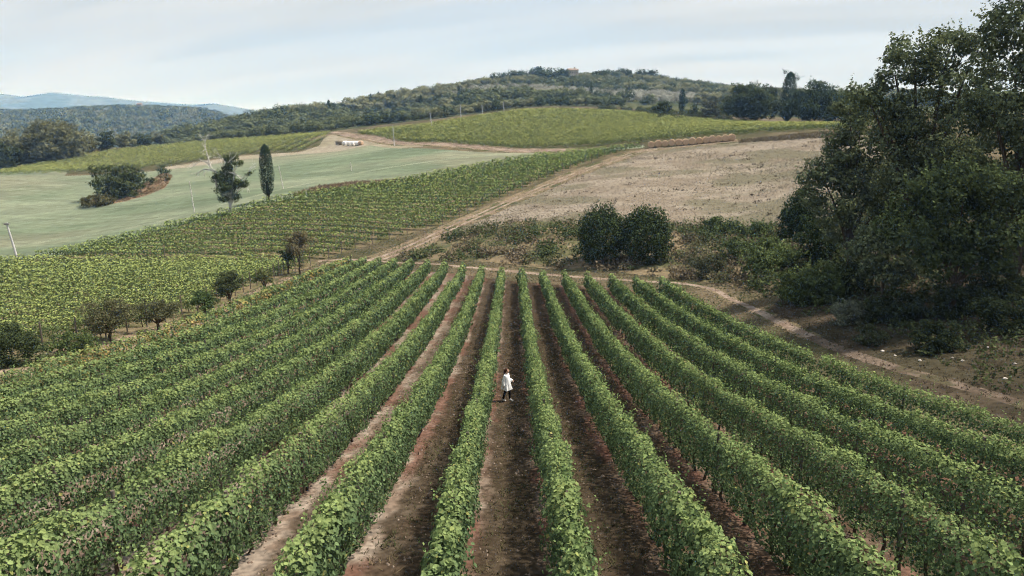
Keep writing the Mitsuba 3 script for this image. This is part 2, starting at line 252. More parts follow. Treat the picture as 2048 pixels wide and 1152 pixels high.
def micro(x, y):
    """Small unevenness of the tilled soil close by."""
    p = np.stack([x * 1.3, y * 1.3, 0 * x], -1)
    return (meshkit.fbm(p, 3, 4) - 0.5) * 0.16 * smooth01(95, 60, y) * (np.abs(x + 3) < 22)
def build_ground():
    rng = np.random.default_rng(11)
    def lattice(x0, x1, y0, y1, s):
        X, Y = np.meshgrid(np.arange(x0, x1, s), np.arange(y0, y1, s)); q = np.stack([X.ravel(), Y.ravel()], 1)
        return q + rng.uniform(-.28, .28, q.shape) * s
    boxes = [(-32, 28, 8, 42, .42), (-60, 75, -10, 112, 1.0), (-130, 110, -20, 200, 2.4), (-260, 180, -40, 380, 5.0), (-900, 600, -120, 1000, 24.0), (-2600, 1500, -400, 2700, 90.0), (-16000, 16000, -2000, 22000, 900.0)]
    pts, taken = [], None
    for b in boxes:
        q = lattice(*b)
        if taken is not None:
            for o in boxes[:boxes.index(b)]: q = q[~((q[:, 0] > o[0]) & (q[:, 0] < o[1]) & (q[:, 1] > o[2]) & (q[:, 1] < o[3]))]
        pts.append(q); taken = True
    pts = np.vstack(pts)
    edge = []
    for name, z, m in ZONES:
        for g in getattr(z, 'geoms', [z]):
            for ringline in [g.exterior, *g.interiors]:
                c = np.array(ringline.coords); d = np.hypot(c[:, 0], c[:, 1]).min()
                step = 0.5 if name in ('dirt_track', 'woodland_track') and d < 200 else 0.9 if d < 120 else 2.0
                L = ringline.length; t = np.arange(0, L, step)
                e = np.array([p.coords[0] for p in shapely.line_interpolate_point(ringline, t)])
                jit = meshkit.noise(np.stack([e[:, 0] * .7, e[:, 1] * .7, 0 * t], 1), 2) - .5
                edge.append(e + (0.12 * jit)[:, None])
    edge = np.vstack(edge)
    from scipy.spatial import cKDTree
    dist = cKDTree(edge).query(pts)[0]
    pts = np.vstack([pts[dist > 0.3], edge])
    tri = Delaunay(pts + rng.uniform(-1e-4, 1e-4, pts.shape)).simplices
    z = ground(pts[:, 0], pts[:, 1]) + micro(pts[:, 0], pts[:, 1])
    V = np.column_stack([pts, z])
    a, b, c = V[tri[:, 0]], V[tri[:, 1]], V[tri[:, 2]]
    fl = np.cross(b - a, c - a)[:, 2] < 0
    tri[fl] = tri[fl][:, ::-1]
    cen = V[tri].mean(1)
    owner = np.full(len(tri), -1)
    for i, (name, zone, m) in enumerate(ZONES):
        free = owner < 0
        owner[free] = np.where(shapely.contains_xy(zone, cen[free, 0], cen[free, 1]), i, -1)
    far = (owner < 0) & (np.hypot(cen[:, 0], cen[:, 1]) > 420)
    for name, sel, m in [('ground', (owner < 0) & ~far, 'mat_rough'), ('valley', far, 'mat_forest_floor')] + [(n, owner == i, m) for i, (n, _, m) in enumerate(ZONES)]:
        f = tri[sel]
        if not len(f): continue
        u, inv = np.unique(f, return_inverse=True)
        put(name, mikit.ply((V[u], inv.reshape(-1, 3)), m, smooth=True), kind='structure')
build_ground()

# far blue mountains
def build_mountains():
    prof = [(-900, 205), (-500, 196), (-200, 192), (-60, 190), (0, 187), (45, 193), (100, 185), (150, 190), (210, 194), (300, 203), (380, 208), (430, 206), (470, 214), (510, 221), (600, 230), (760, 236)]
    rng = np.random.default_rng(5)
    px = np.linspace(-900, 760, 260); top = np.interp(px, *zip(*prof))
    Y = 6000.0
    crest = at(px, top, Y); X = crest[:, 0]
    z = crest[:, 2] + 16 * (meshkit.fbm(np.stack([X / 420, 0 * X, 0 * X], 1), 4, 1) - .5)
    rows, k = [], 15
    for j in range(k):
        t = j / (k - 1)
        h = -60 + (z + 60) * np.interp(t, [0, .35, .5, .65, 1], [0, .55, 1, .6, 0])
        h = h + (meshkit.fbm(np.stack([X / 380, 0 * X + t * 6, 0 * X], 1), 3, 8) - .5) * 70 * (1 - abs(2 * t - 1))* (t != .5)
        rows.append(np.column_stack([X, np.full_like(X, Y - 1700 + 3400 * t), h]))
    V = np.vstack(rows); n = len(px); i, j = np.meshgrid(np.arange(k - 1), np.arange(n - 1), indexing='ij')
    q = np.stack([i * n + j, i * n + j + 1, (i + 1) * n + j + 1, (i + 1) * n + j], -1).reshape(-1, 4)
    put('mountains', mikit.ply((V, q), 'mat_mountain', smooth=True), kind='structure')
build_mountains()

# ------------------------------------------------------------------ leaves
LEAF5 = (np.array([[0, 0, 0], [-.46, .22, .10], [-.38, .72, .06], [0, 1, -.10], [.38, .72, .06], [.46, .22, .10]]), np.array([[0, 3, 2], [0, 2, 1], [0, 4, 3], [0, 5, 4]]))
LEAF2 = (np.array([[0, 0, 0], [-.42, .5, .10], [0, 1, -.05], [.42, .5, .10]]), np.array([[0, 2, 1], [0, 3, 2]]))
def unit(v): return v / np.maximum(np.linalg.norm(v, axis=-1, keepdims=True), 1e-9)
class Leaves:
    """Collects leaves and makes them one mesh with a colour per leaf."""
    def __init__(self): self.v, self.f, self.c, self.n = [], [], [], 0
    def add(self, P, N, size, col, rng, kind=LEAF2, along=None):
        n = len(P)
        if n == 0: return
        N = unit(N); a = along if along is not None else rng.normal(size=(n, 3))
        a = unit(a - N * (a * N).sum(1, keepdims=True)); b = np.cross(a, N)
        L, F = kind; s = np.broadcast_to(size, (n,))[:, None, None]
        v = P[:, None] + s * (b[:, None] * L[None, :, :1] + a[:, None] * (L[None, :, 1:2] - .4) + N[:, None] * L[None, :, 2:])
        self.v.append(v.reshape(-1, 3)); self.f.append((F[None] + (np.arange(n) * len(L))[:, None, None]).reshape(-1, 3) + self.n)
        self.c.append(np.repeat(np.broadcast_to(col, (n, 3)), len(L), 0)); self.n += n * len(L)
    def ply(self, mat='mat_leaf'):
        return mikit.ply((np.vstack(self.v), np.vstack(self.f)), mat, color=np.clip(np.vstack(self.c), 0.005, 0.9))
    @property
    def empty(self): return self.n == 0
def tint(rng, n, dark, light, yellow=None, y=0.0, bright=0.25):
    t = rng.beta(2, 2.4, (n, 1)); c = np.array(dark) * (1 - t) + np.array(light) * t
    if yellow is not None: c = np.where(rng.random((n, 1)) < np.reshape(y, (-1, 1)), np.array(yellow), c)
    return c * np.exp(rng.normal(0, bright, (n, 1)))
def tube(points, radii, sides=6):
    p = np.asarray(points, float); t = unit(np.gradient(p, axis=0))
    a = unit(np.cross(t, np.where(np.abs(t[:, 2:]) < .9, [0, 0, 1.0], [1.0, 0, 0]))); b = np.cross(t, a); g = np.arange(sides) * 2 * np.pi / sides
    v = (p[:, None] + np.broadcast_to(radii, (len(p),))[:, None, None] * (np.cos(g)[None, :, None] * a[:, None] + np.sin(g)[None, :, None] * b[:, None])).reshape(-1, 3)
    i, j = np.meshgrid(np.arange(len(p) - 1), np.arange(sides), indexing='ij')
    q = np.stack([i * sides + j, i * sides + (j + 1) % sides, (i + 1) * sides + (j + 1) % sides, (i + 1) * sides + j], -1).reshape(-1, 4)
    f = np.vstack([q[:, [0, 1, 2]], q[:, [0, 2, 3]]]); n0 = len(v)
    v = np.vstack([v, p[:1], p[-1:]]); e = np.arange(sides); m = (len(p) - 1) * sides
    f = np.vstack([f, np.stack([(e + 1) % sides, e, np.full(sides, n0)], 1), np.stack([m + e, m + (e + 1) % sides, np.full(sides, n0 + 1)], 1)])
    return v, f
def join(parts):
    v, f, n = [], [], 0
    for a, b in parts: v.append(a); f.append(np.asarray(b) + n); n += len(a)
    return np.vstack(v), np.vstack(f)

# ------------------------------------------------------------------ vine rows
GREEN = dict(dark=(0.050, 0.084, 0.042), light=(0.142, 0.202, 0.092), yellow=(0.24, 0.245, 0.085), y=0.02)
def vine_leaves(p0, p1, rng, seed, top=2.0, half=0.40, low=0.26, pal=GREEN, lmin=0.092, lk=0.0034, cover=7.4, shoots=True, gaps=(), yellow_near=0.0, nrm=.45, bright=.25, rag=1.0):
    """The canopy of one row from p0 to p1 (x, y): leaves through a ragged hedge, young shoots standing up from it."""
    lv = Leaves(); p0, p1 = np.array(p0, float), np.array(p1, float); L = np.linalg.norm(p1 - p0); t = (p1 - p0) / L; s_dir = np.array([t[1], -t[0]])
    cuts = np.linspace(0, L, max(1, int(L / 3)) + 1)
    for a, b in zip(cuts[:-1], cuts[1:]):
        mid = p0 + t * (a + b) / 2; d = math.hypot(mid[0], mid[1])
        size = max(lmin, lk * d); n = int(cover * (b - a) / size ** 2)
        u = rng.uniform(a, b, n); th = rng.uniform(0, 2 * np.pi, n); r = 1 - 0.62 * rng.random(n) ** 1.7
        q = np.stack([u * 0.9, np.full(n, seed * 3.7), np.floor(th / (np.pi / 2)) * 5], 1)
        bump = meshkit.fbm(q, 2, 1) - 0.5; bump2 = meshkit.fbm(np.stack([u * 2.3, th * 1.2, np.full(n, seed * 1.9)], 1), 2, 2) - .5
        vine = np.floor(u / .95 + .3 * np.sin(u * 1.3)); vh = np.modf(np.abs(np.sin(vine * 12.9898 + seed * 78.233)) * 43758.5453)[0] - .5
        H = (top - low) / 2 * (1 + rag * .26 * vh + rag * 0.50 * (meshkit.fbm(np.stack([u * .75, np.full(n, seed * 2.1), 0 * u], 1), 4, 7) - .5))
        cs, sn = np.cos(th), np.sin(th)
        w = half * (1 + rag * (1.15 * bump + 1.1 * bump2)) * np.where(sn > 0, 1 - 0.25 * sn, 1 + 0.12 * sn)
        lat = r * w * np.sign(cs) * np.abs(cs) ** 0.7; hz = low + (top - low) / 2 + r * (H * (1 + 0.45 * bump2)) * np.sign(sn) * np.abs(sn) ** 0.75
        keep = np.ones(n, bool)
        for g0, g1 in gaps: keep &= ~((u > g0) & (u < g1))
        thin = meshkit.fbm(np.stack([u * .35, np.full(n, seed * 5.3), 0 * u], 1), 2, 12); keep &= ~((thin < 0.14) & (hz < low + .5) & (rng.random(n) < .8))
        u, lat, hz, cs, sn, thin = (k[keep] for k in (u, lat, hz, cs, sn, thin)); n = len(u)
        xy = p0 + t * u[:, None] + s_dir * lat[:, None]; P = np.column_stack([xy, ground(xy[:, 0], xy[:, 1]) + hz])
        out = np.column_stack([s_dir[0] * cs, s_dir[1] * cs, sn * 1.0 + .22]); N = unit(out) + rng.normal(0, nrm, (n, 3))
        yl = pal['y'] + yellow_near + 0.5 * smooth01(0.62, 0.75, thin) * pal['y'] * 4
        col = tint(rng, n, pal['dark'], pal['light'], pal['yellow'], yl, bright)
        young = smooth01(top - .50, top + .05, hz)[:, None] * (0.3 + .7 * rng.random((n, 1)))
        col = col * (1 - .8 * young) + np.array(pal['light']) * np.array([2.10, 1.84, 1.45]) * .8 * young  # paler young leaves, plus painted light: bright tops over darker sides
        near = size <= lmin * 1.25
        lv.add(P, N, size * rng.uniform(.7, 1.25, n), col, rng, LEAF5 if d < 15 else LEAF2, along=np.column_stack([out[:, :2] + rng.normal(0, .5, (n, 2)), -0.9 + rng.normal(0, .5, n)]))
        if shoots and d < 75:
            m = rng.poisson((b - a) * 4.2); us = rng.uniform(a, b, m)
            for uu in us:
                if any(g0 < uu < g1 for g0, g1 in gaps): continue
                side = rng.uniform(-1, 1) * .7; ln = rng.uniform(.25, .70) * (1.3 if rng.random() < .12 else 1); dirn = unit(np.array([s_dir[0] * side * .45 + rng.normal(0, .2), s_dir[1] * side * .45 + rng.normal(0, .2), 1.0 - .35 * abs(side)]))
                k = 6 if d > 40 else 9; o = p0 + t * uu + s_dir * side * half * .7
                base = np.array([o[0], o[1], float(ground(o[0], o[1])) + top - .22 * abs(side) - .06])
                f = np.linspace(0, 1, k)[:, None]; P = base + dirn * ln * f + np.array([0, 0, -.12]) * f ** 2 * ln * abs(side) + rng.normal(0, .025, (k, 3))
                c = tint(rng, k, (0.105, 0.165, 0.062), (0.185, 0.240, 0.092), (0.26, 0.25, 0.10), 0.03)
                lv.add(P, rng.normal(0, 1, (k, 3)) + dirn, np.linspace(1.0, .5, k) * max(.11, size * .95), c, rng, LEAF2)
    return lv
def vine_trunk(x, y, rng, h=.75):
    z = float(ground(x, y)); b = rng.normal(0, .05, (5, 2)); b[0] = 0
    p = np.column_stack([x + np.cumsum(b[:, 0]), y + np.cumsum(b[:, 1]), z - .05 + np.linspace(0, h + .15, 5)])
    if math.hypot(x, y) > 46: return tube(p[::2], [.055, .04, .03], 3)
    return tube(p, [.055, .045, .04, .04, .03], 5)
def vine_post(x, y, rng, h=1.95, r=.045):
    z = float(ground(x, y)); l = rng.normal(0, .03, 2)
    return tube(np.array([[x, y, z - .1], [x + l[0] / 2, y + l[1] / 2, z + h / 2], [x + l[0], y + l[1], z + h]]), r, 6)
def vine_row(p0, p1, seed, label, group, detail=True, post_gap=5.5, trunk_gap=1.0, near=46.0, name='vine_row', end_posts=True, mat='mat_leaf', **kw):
    rng = np.random.default_rng(1000 + seed)
    lv = vine_leaves(p0, p1, rng, seed, **kw)
    key = put(name, None, label=label, cat='vine row', group=group)
    put('foliage', lv.ply(mat), key, kind='stuff')
    p0, p1 = np.array(p0, float), np.array(p1, float); L = np.linalg.norm(p1 - p0); t = (p1 - p0) / L
    rest = []
    for a in np.arange(.3, L, trunk_gap):
        x, y = p0 + t * (a + rng.normal(0, .1)); d = math.hypot(x, y)
        if detail and d < near and abs(x) < .72 * y + 1 and y > 13: put('trunk', mikit.ply(vine_trunk(x, y, rng), 'mat_bark', smooth=60), key)
        elif d < 110: rest.append(vine_trunk(x, y, rng))
    if rest: put('trunk_line', mikit.ply(join(rest), 'mat_bark', smooth=60), key, kind='stuff')
    if detail:
        for a in np.arange(0.0, L + .01, post_gap): 
            x, y = p0 + t * min(a, L); put('post', mikit.ply(vine_post(x, y, rng), 'mat_post', smooth=60), key)
    if end_posts:
        x, y = p1 + t * .25; put('post', mikit.ply(vine_post(x, y, rng, 2.05, .055), 'mat_post', smooth=60), key)
    return key

ORD = ['leftmost', 'second from the left', 'third from the left', 'fourth from the left', 'fifth from the left', 'sixth from the left', 'seventh from the left', 'eighth from the left', 'ninth from the left',
       'just left of the walking person', 'just right of the walking person', 'sixth from the right', 'fifth from the right', 'fourth from the right', 'third from the right', 'second from the right', 'rightmost']
def near_vineyard():
    for i, k in enumerate(range(-9, 8)):
        x = ROW0 + ROWD * k; y1 = float(end_y(x))
        look = 'leafy green vine row of the front vineyard, '
        lab = look + ORD[i]
        if i == 0: lab = 'leftmost front vine row, yellowing, beside the dry grass strip'
        if i == 16: lab = 'rightmost front vine row, with a gap in it, beside the dirt track'
        pal = dict(GREEN)
        if i == 0: pal.update(y=.22, yellow=(0.24, 0.18, 0.07))
        vine_row((x, max(9.0, abs(x) / .78 - 3.5)), (x, y1), i, lab, 'vine rows of the front vineyard', cover=8.8 if i >= 15 or i < 7 else 7.4, gaps=((27.0 + 9 - max(9.0, abs(x) / .78 - 3.5), 28.2 + 9 - max(9.0, abs(x) / .78 - 3.5)),) if i == 16 else (), pal=pal)
near_vineyard()

# ------------------------------------------------------------------ vineyards further off
def rows_in(zone, direction, spacing, origin, seed0, label, group, minlen=6.0, limit=None, **kw):
    """Parallel rows that fill a field: each line across the zone becomes one row."""
    d = unit(np.array(direction, float)); nrm = np.array([-d[1], d[0]]); o = np.array(origin, float); n = 0
    lo, hi = [f(nrm @ (np.array(c) - o) for c in np.vstack([np.array(g.exterior.coords) for g in getattr(zone, 'geoms', [zone])])) for f in (min, max)]
    for j in range(int(math.ceil(lo / spacing)), int(hi / spacing) + 1):
        l = LineString([o + nrm * j * spacing - d * 900, o + nrm * j * spacing + d * 900]).intersection(zone)
        for g in getattr(l, 'geoms', [l]):
            if g.length < minlen: continue
            c = np.array(g.coords)
            vis = [k for k in np.linspace(0, 1, 30) if (lambda q: q[1] > 5 and abs(q[0]) < .80 * q[1] + 6)(c[0] + (c[-1] - c[0]) * k)]
            if not vis: continue
            a, b = c[0] + (c[-1] - c[0]) * max(0, vis[0] - .04), c[0] + (c[-1] - c[0]) * min(1, vis[-1] + .04)
            if np.linalg.norm(b - a) < minlen: continue
            vine_row(a, b, seed0 + n, label, group, detail=False, shoots=False, trunk_gap=1.3, **kw); n += 1
    return n
MIDG = dict(dark=(0.090, 0.135, 0.056), light=(0.180, 0.240, 0.090), yellow=(0.25, 0.25, 0.08), y=0.03)
LOWG = dict(dark=(0.105, 0.145, 0.060), light=(0.190, 0.245, 0.094), yellow=(0.25, 0.25, 0.09), y=0.02)
UPG = dict(dark=(0.135, 0.170, 0.066), light=(0.225, 0.258, 0.100), yellow=(0.29, 0.28, 0.10), y=0.03)
D_MID = (55, -13)
rows_in(mid_zone, D_MID, 2.5, pix(640, 516)[:2], 2000, 'green vine row on the slope between the pale field and the uphill track', 'vine rows of the middle slope vineyard', pal=MIDG, half=.40, cover=4.2, lk=.0022, nrm=.28, bright=.12, rag=.45, top=1.6, mat='mat_grass')
rows_in(low_zone.buffer(-.6), D_MID, 2.5, pix(640, 516)[:2] - np.array([0, 2.2]), 3000, 'yellowish green vine row left of the dry grass strip', 'vine rows of the lower left vineyard', half=.42, cover=4.2, lk=.0023, pal=LOWG, nrm=.28, bright=.12, rag=.45, top=1.6, mat='mat_grass')
rows_in(upper_zone, (1, -0.13), 2.7, pix(1050, 297)[:2], 4000, 'pale green vine row on the rounded crest below the wooded hill', 'vine rows of the crest vineyard', half=.55, cover=3.8, lk=.0017, pal=UPG, top=1.5, nrm=.28, bright=.12, rag=.45, mat='mat_grass')
rows_in(left_zone, np.array(pix(640, 270)[:2]) - np.array(pix(515, 309)[:2]), 4.2, pix(560, 300)[:2], 5000, 'pale green vine row in the sloping field beyond the pale valley field', 'vine rows of the far left vineyard', half=.36, cover=3.8, lk=.00115, pal=UPG, top=1.45, low=.2, nrm=.25, bright=.12, rag=.4, mat='mat_grass')

# ------------------------------------------------------------------ trees and bushes
OAK = dict(dark=(0.022, 0.038, 0.018), light=(0.095, 0.120, 0.055))
def sphere_dirs(rng, n): return unit(rng.normal(size=(n, 3)))
def sprays(clumps, rng, k, fr, flat=.7):
    """Each clump becomes k smaller sprays of foliage over its shell."""
    out = []
    for c, r in clumps:
        r = np.broadcast_to(np.asarray(r, float), (3,)); n = max(2, int(k))
        d = sphere_dirs(rng, n); d[:, 2] = np.where(d[:, 2] < -.3, d[:, 2] * .5, d[:, 2]); d = unit(d)
        for q in d: 
            f = fr * rng.uniform(.7, 1.3); out.append((np.asarray(c) + q * r * rng.uniform(.55, .92), np.array([f, f, f * flat]) * r.mean()))
    return out
def fill_crown(lv, clumps, rng, size, cover, dark, light, yellow=None, y=0.0, twigs=0.0, twig_len=0.5, spread=0.40, up=0.30, core=0.5, hole=0.0, twig_up=.7, kind=LEAF2, sub=0, fr=.42):
    """Leaves spread through round clumps, with noise that opens gaps, and leafy twigs that break the outline."""
    if sub: clumps = sprays(clumps, rng, sub, fr)
    for ci, (c, r) in enumerate(clumps):
        c = np.asarray(c, float); r = np.broadcast_to(np.asarray(r, float), (3,)); rm = r.mean()
        n = int(cover * 4 * np.pi * rm ** 2 / size ** 2 + rng.random())
        if n == 0: continue
        d = sphere_dirs(rng, n); nz = meshkit.fbm(d * 1.7 + c * .37 + ci, 3, 3) - .5; rad = (1 - core * rng.random(n) ** 2) * (1 + .9 * nz)
        P = c + d * r * rad[:, None]
        if hole:
            k = meshkit.fbm(P / max(rm, .5) * (1.9 if not sub else .9), 2, 21) > hole; P, d = P[k], d[k]
        n = len(P)
        N = d + np.array([0, 0, up]) + rng.normal(0, spread, (n, 3))
        col = tint(rng, n, dark, light, yellow, y, .12) * np.exp(rng.normal(0, .14))
        lv.add(P, N, size * rng.uniform(.6, 1.3, n), col, rng, kind)
        m = int(twigs * 4 * np.pi * rm ** 2 + rng.random())
        if m:
            d = sphere_dirs(rng, m); d[:, 2] = np.abs(d[:, 2]) * 1.0 - .25; d = unit(d)
            o = c + d * r * .9; g = unit(d + np.array([0, 0, twig_up]) + rng.normal(0, .3, (m, 3))); L = twig_len * rng.uniform(.5, 1.4, m)
            k = max(4, int(twig_len / size * 2.6)); f = np.linspace(.1, 1, k)
            P = (o[:, None] + g[:, None] * (L[:, None] * f)[..., None] + rng.normal(0, size * .22, (m, k, 3))).reshape(-1, 3); n = len(P)
            col = tint(rng, n, (np.array(dark) + np.array(light)) / 2, np.array(light) * 1.25, yellow, y)
            lv.add(P, rng.normal(size=(n, 3)) + np.repeat(g, k, 0) * .3, size * rng.uniform(.55, 1.0, n), col, rng, kind)
def branchy(base, clumps, rng, r0, lean=None, sides=7, fork=.35):
    """A trunk that forks into a limb for each clump."""
    base = np.asarray(base, float); cs = [np.asarray(c, float) for c, _ in clumps]; top = np.mean(cs, 0); zt = base[2] + (top[2] - base[2]) * fork
    fk = np.array([base[0] + (top[0] - base[0]) * fork, base[1] + (top[1] - base[1]) * fork, zt])
    t = np.linspace(0, 1, 6)[:, None]; wob = rng.normal(0, r0 * .35, (6, 3)); wob[0] = wob[-1] = 0; wob[:, 2] = 0
    parts = [tube(base + (fk - base) * t + wob - np.array([0, 0, .15]) * (1 - t), np.interp(t[:, 0], [0, .12, 1], [1.5 * r0, r0, .75 * r0]), sides)]
    for c in cs:
        s = fk - np.array([0, 0, rng.uniform(0, .3) * (zt - base[2])]); m = (s + c) / 2 + np.array([0, 0, .15 * np.linalg.norm(c - s)]) + rng.normal(0, .1, 3)
        t = np.linspace(0, 1, 6)[:, None]; p = s * (1 - t) ** 2 + 2 * m * t * (1 - t) + c * t ** 2
        parts.append(tube(p, np.linspace(.5 * r0, .12 * r0, 6), 5))
    return join(parts)
def plant(name, base, clumps, label, cat, seed, group=None, r0=.15, bark='mat_bark', fork=.35, trunk=True, wood=None, **kw):
    rng = np.random.default_rng(seed); lv = Leaves(); fill_crown(lv, clumps, rng, **kw)
    key = put(name, None, label=label, cat=cat, group=group)
    put('crown' if 'tree' in name or name in ('oak', 'cypress') else 'foliage', lv.ply(), key)
    if trunk: put('trunk', mikit.ply(wood or branchy(base, clumps, rng, r0, fork=fork), bark, smooth=60), key)
    return key
def px_scale(p): return p[1] / math.cos(PITCH) / FPX              # metres per photograph pixel near a point, roughly
def blob_clumps(base, w, h, rng, n=7, low=.15, fr=.36, depth=1.0):
    """n clumps spread evenly through an egg-shaped crown of width w that stands from low*h to h above its base."""
    out = []; b = np.asarray(base, float); R = w / 2; H = (1 - low) * h / 2; ph = rng.uniform(0, 6.28)
    for i in range(n):
        z = 1 - 2 * (i + .5) / n; a = ph + i * 2.39996; q = np.array([math.sqrt(1 - z * z) * math.cos(a), math.sqrt(1 - z * z) * math.sin(a), z]) * rng.uniform(.46, .66)
        out.append((b + np.array([q[0] * R, q[1] * R * depth, low * h + H + q[2] * H]), np.array([R, R, H]) * (fr + .06) * rng.uniform(.85, 1.2)))
    return out
def bush_px(px, py, w_px, h_px, name, label, cat, seed, group=None, n=7, low=0.0, size_px=4.7, dy=0.0, trunk=False, **kw):
    b = pix(px, py); b = foot(b[0], b[1] + dy); s = px_scale(b); rng = np.random.default_rng(seed)
    low = -.34 if low == 0 and not trunk else low
    a = dict(sub=7, fr=.46, size=max(.12, size_px * s), cover=1.05, twigs=.05 / s ** .5, twig_len=5 * s, **OAK); a.update(kw)
    cl = blob_clumps(b, w_px * s, h_px * s, rng, n, low)
    return plant(name, b, cl, label, cat, seed, group, trunk=trunk, **{'r0': .04 * h_px * s, **a})
def cypress_px(px, py, w_px, h_px, label, seed, group=None, name='cypress', size_px=2.2, ragged=0.0, dark=(0.022, 0.036, 0.021), light=(0.046, 0.066, 0.034), stem=.06):
    b = pix(px, py); s = px_scale(b); h, r = h_px * s, w_px * s / 2; rng = np.random.default_rng(seed); lv = Leaves(); size = max(.12, size_px * s)
    n = int(2.4 * np.pi * r * h / size ** 2 * 2.2); u = rng.random(n) ** .9; th = rng.uniform(0, 2 * np.pi, n)
    prof = np.interp(u, [0, .05, .15, .4, .7, .88, .96, 1], [.25, .6, .86, 1, .9, .66, .42, .08])
    fl = 1 + .30 * (meshkit.fbm(np.stack([np.cos(th) * 1.6 + seed, np.sin(th) * 1.6, u * 2.5], 1), 3, 4) - .5) * 2
    rr = r * prof * fl * (1 - .45 * rng.random(n) ** 2)
    P = np.column_stack([b[0] + rr * np.cos(th), b[1] + rr * np.sin(th), b[2] + h * (stem + (1 - stem) * u) + 0.0])
    N = np.column_stack([np.cos(th), np.sin(th), .5 + 0 * u]) + rng.normal(0, .4, (n, 3))
    lv.add(P, N, size * rng.uniform(.6, 1.2, n), tint(rng, n, dark, light, bright=.12), rng, LEAF2, along=np.column_stack([.25 * np.cos(th), .25 * np.sin(th), 1 + 0 * u]) + rng.normal(0, .2, (n, 3)))
    if ragged: fill_crown(lv, [(b + np.array([dx * r, 0, h * (1 - .04 * k)]), ragged * r) for k, dx in enumerate((-.7, -.15, .4, .95))], rng, size * .8, 1.2, dark, light, twigs=.3, twig_len=r * .6)
    key = put(name, None, label=label, cat='cypress tree', group=group)
    put('crown', lv.ply(), key)
    put('trunk', mikit.ply(join([tube(np.array([[b[0] + dx, b[1], b[2] - .1], [b[0] + dx * .6, b[1], b[2] + h * (stem + .25)]]), [.16 * r, .10 * r], 6) for dx in (-.12 * r, .14 * r)]), 'mat_bark', smooth=60), key)
    return key

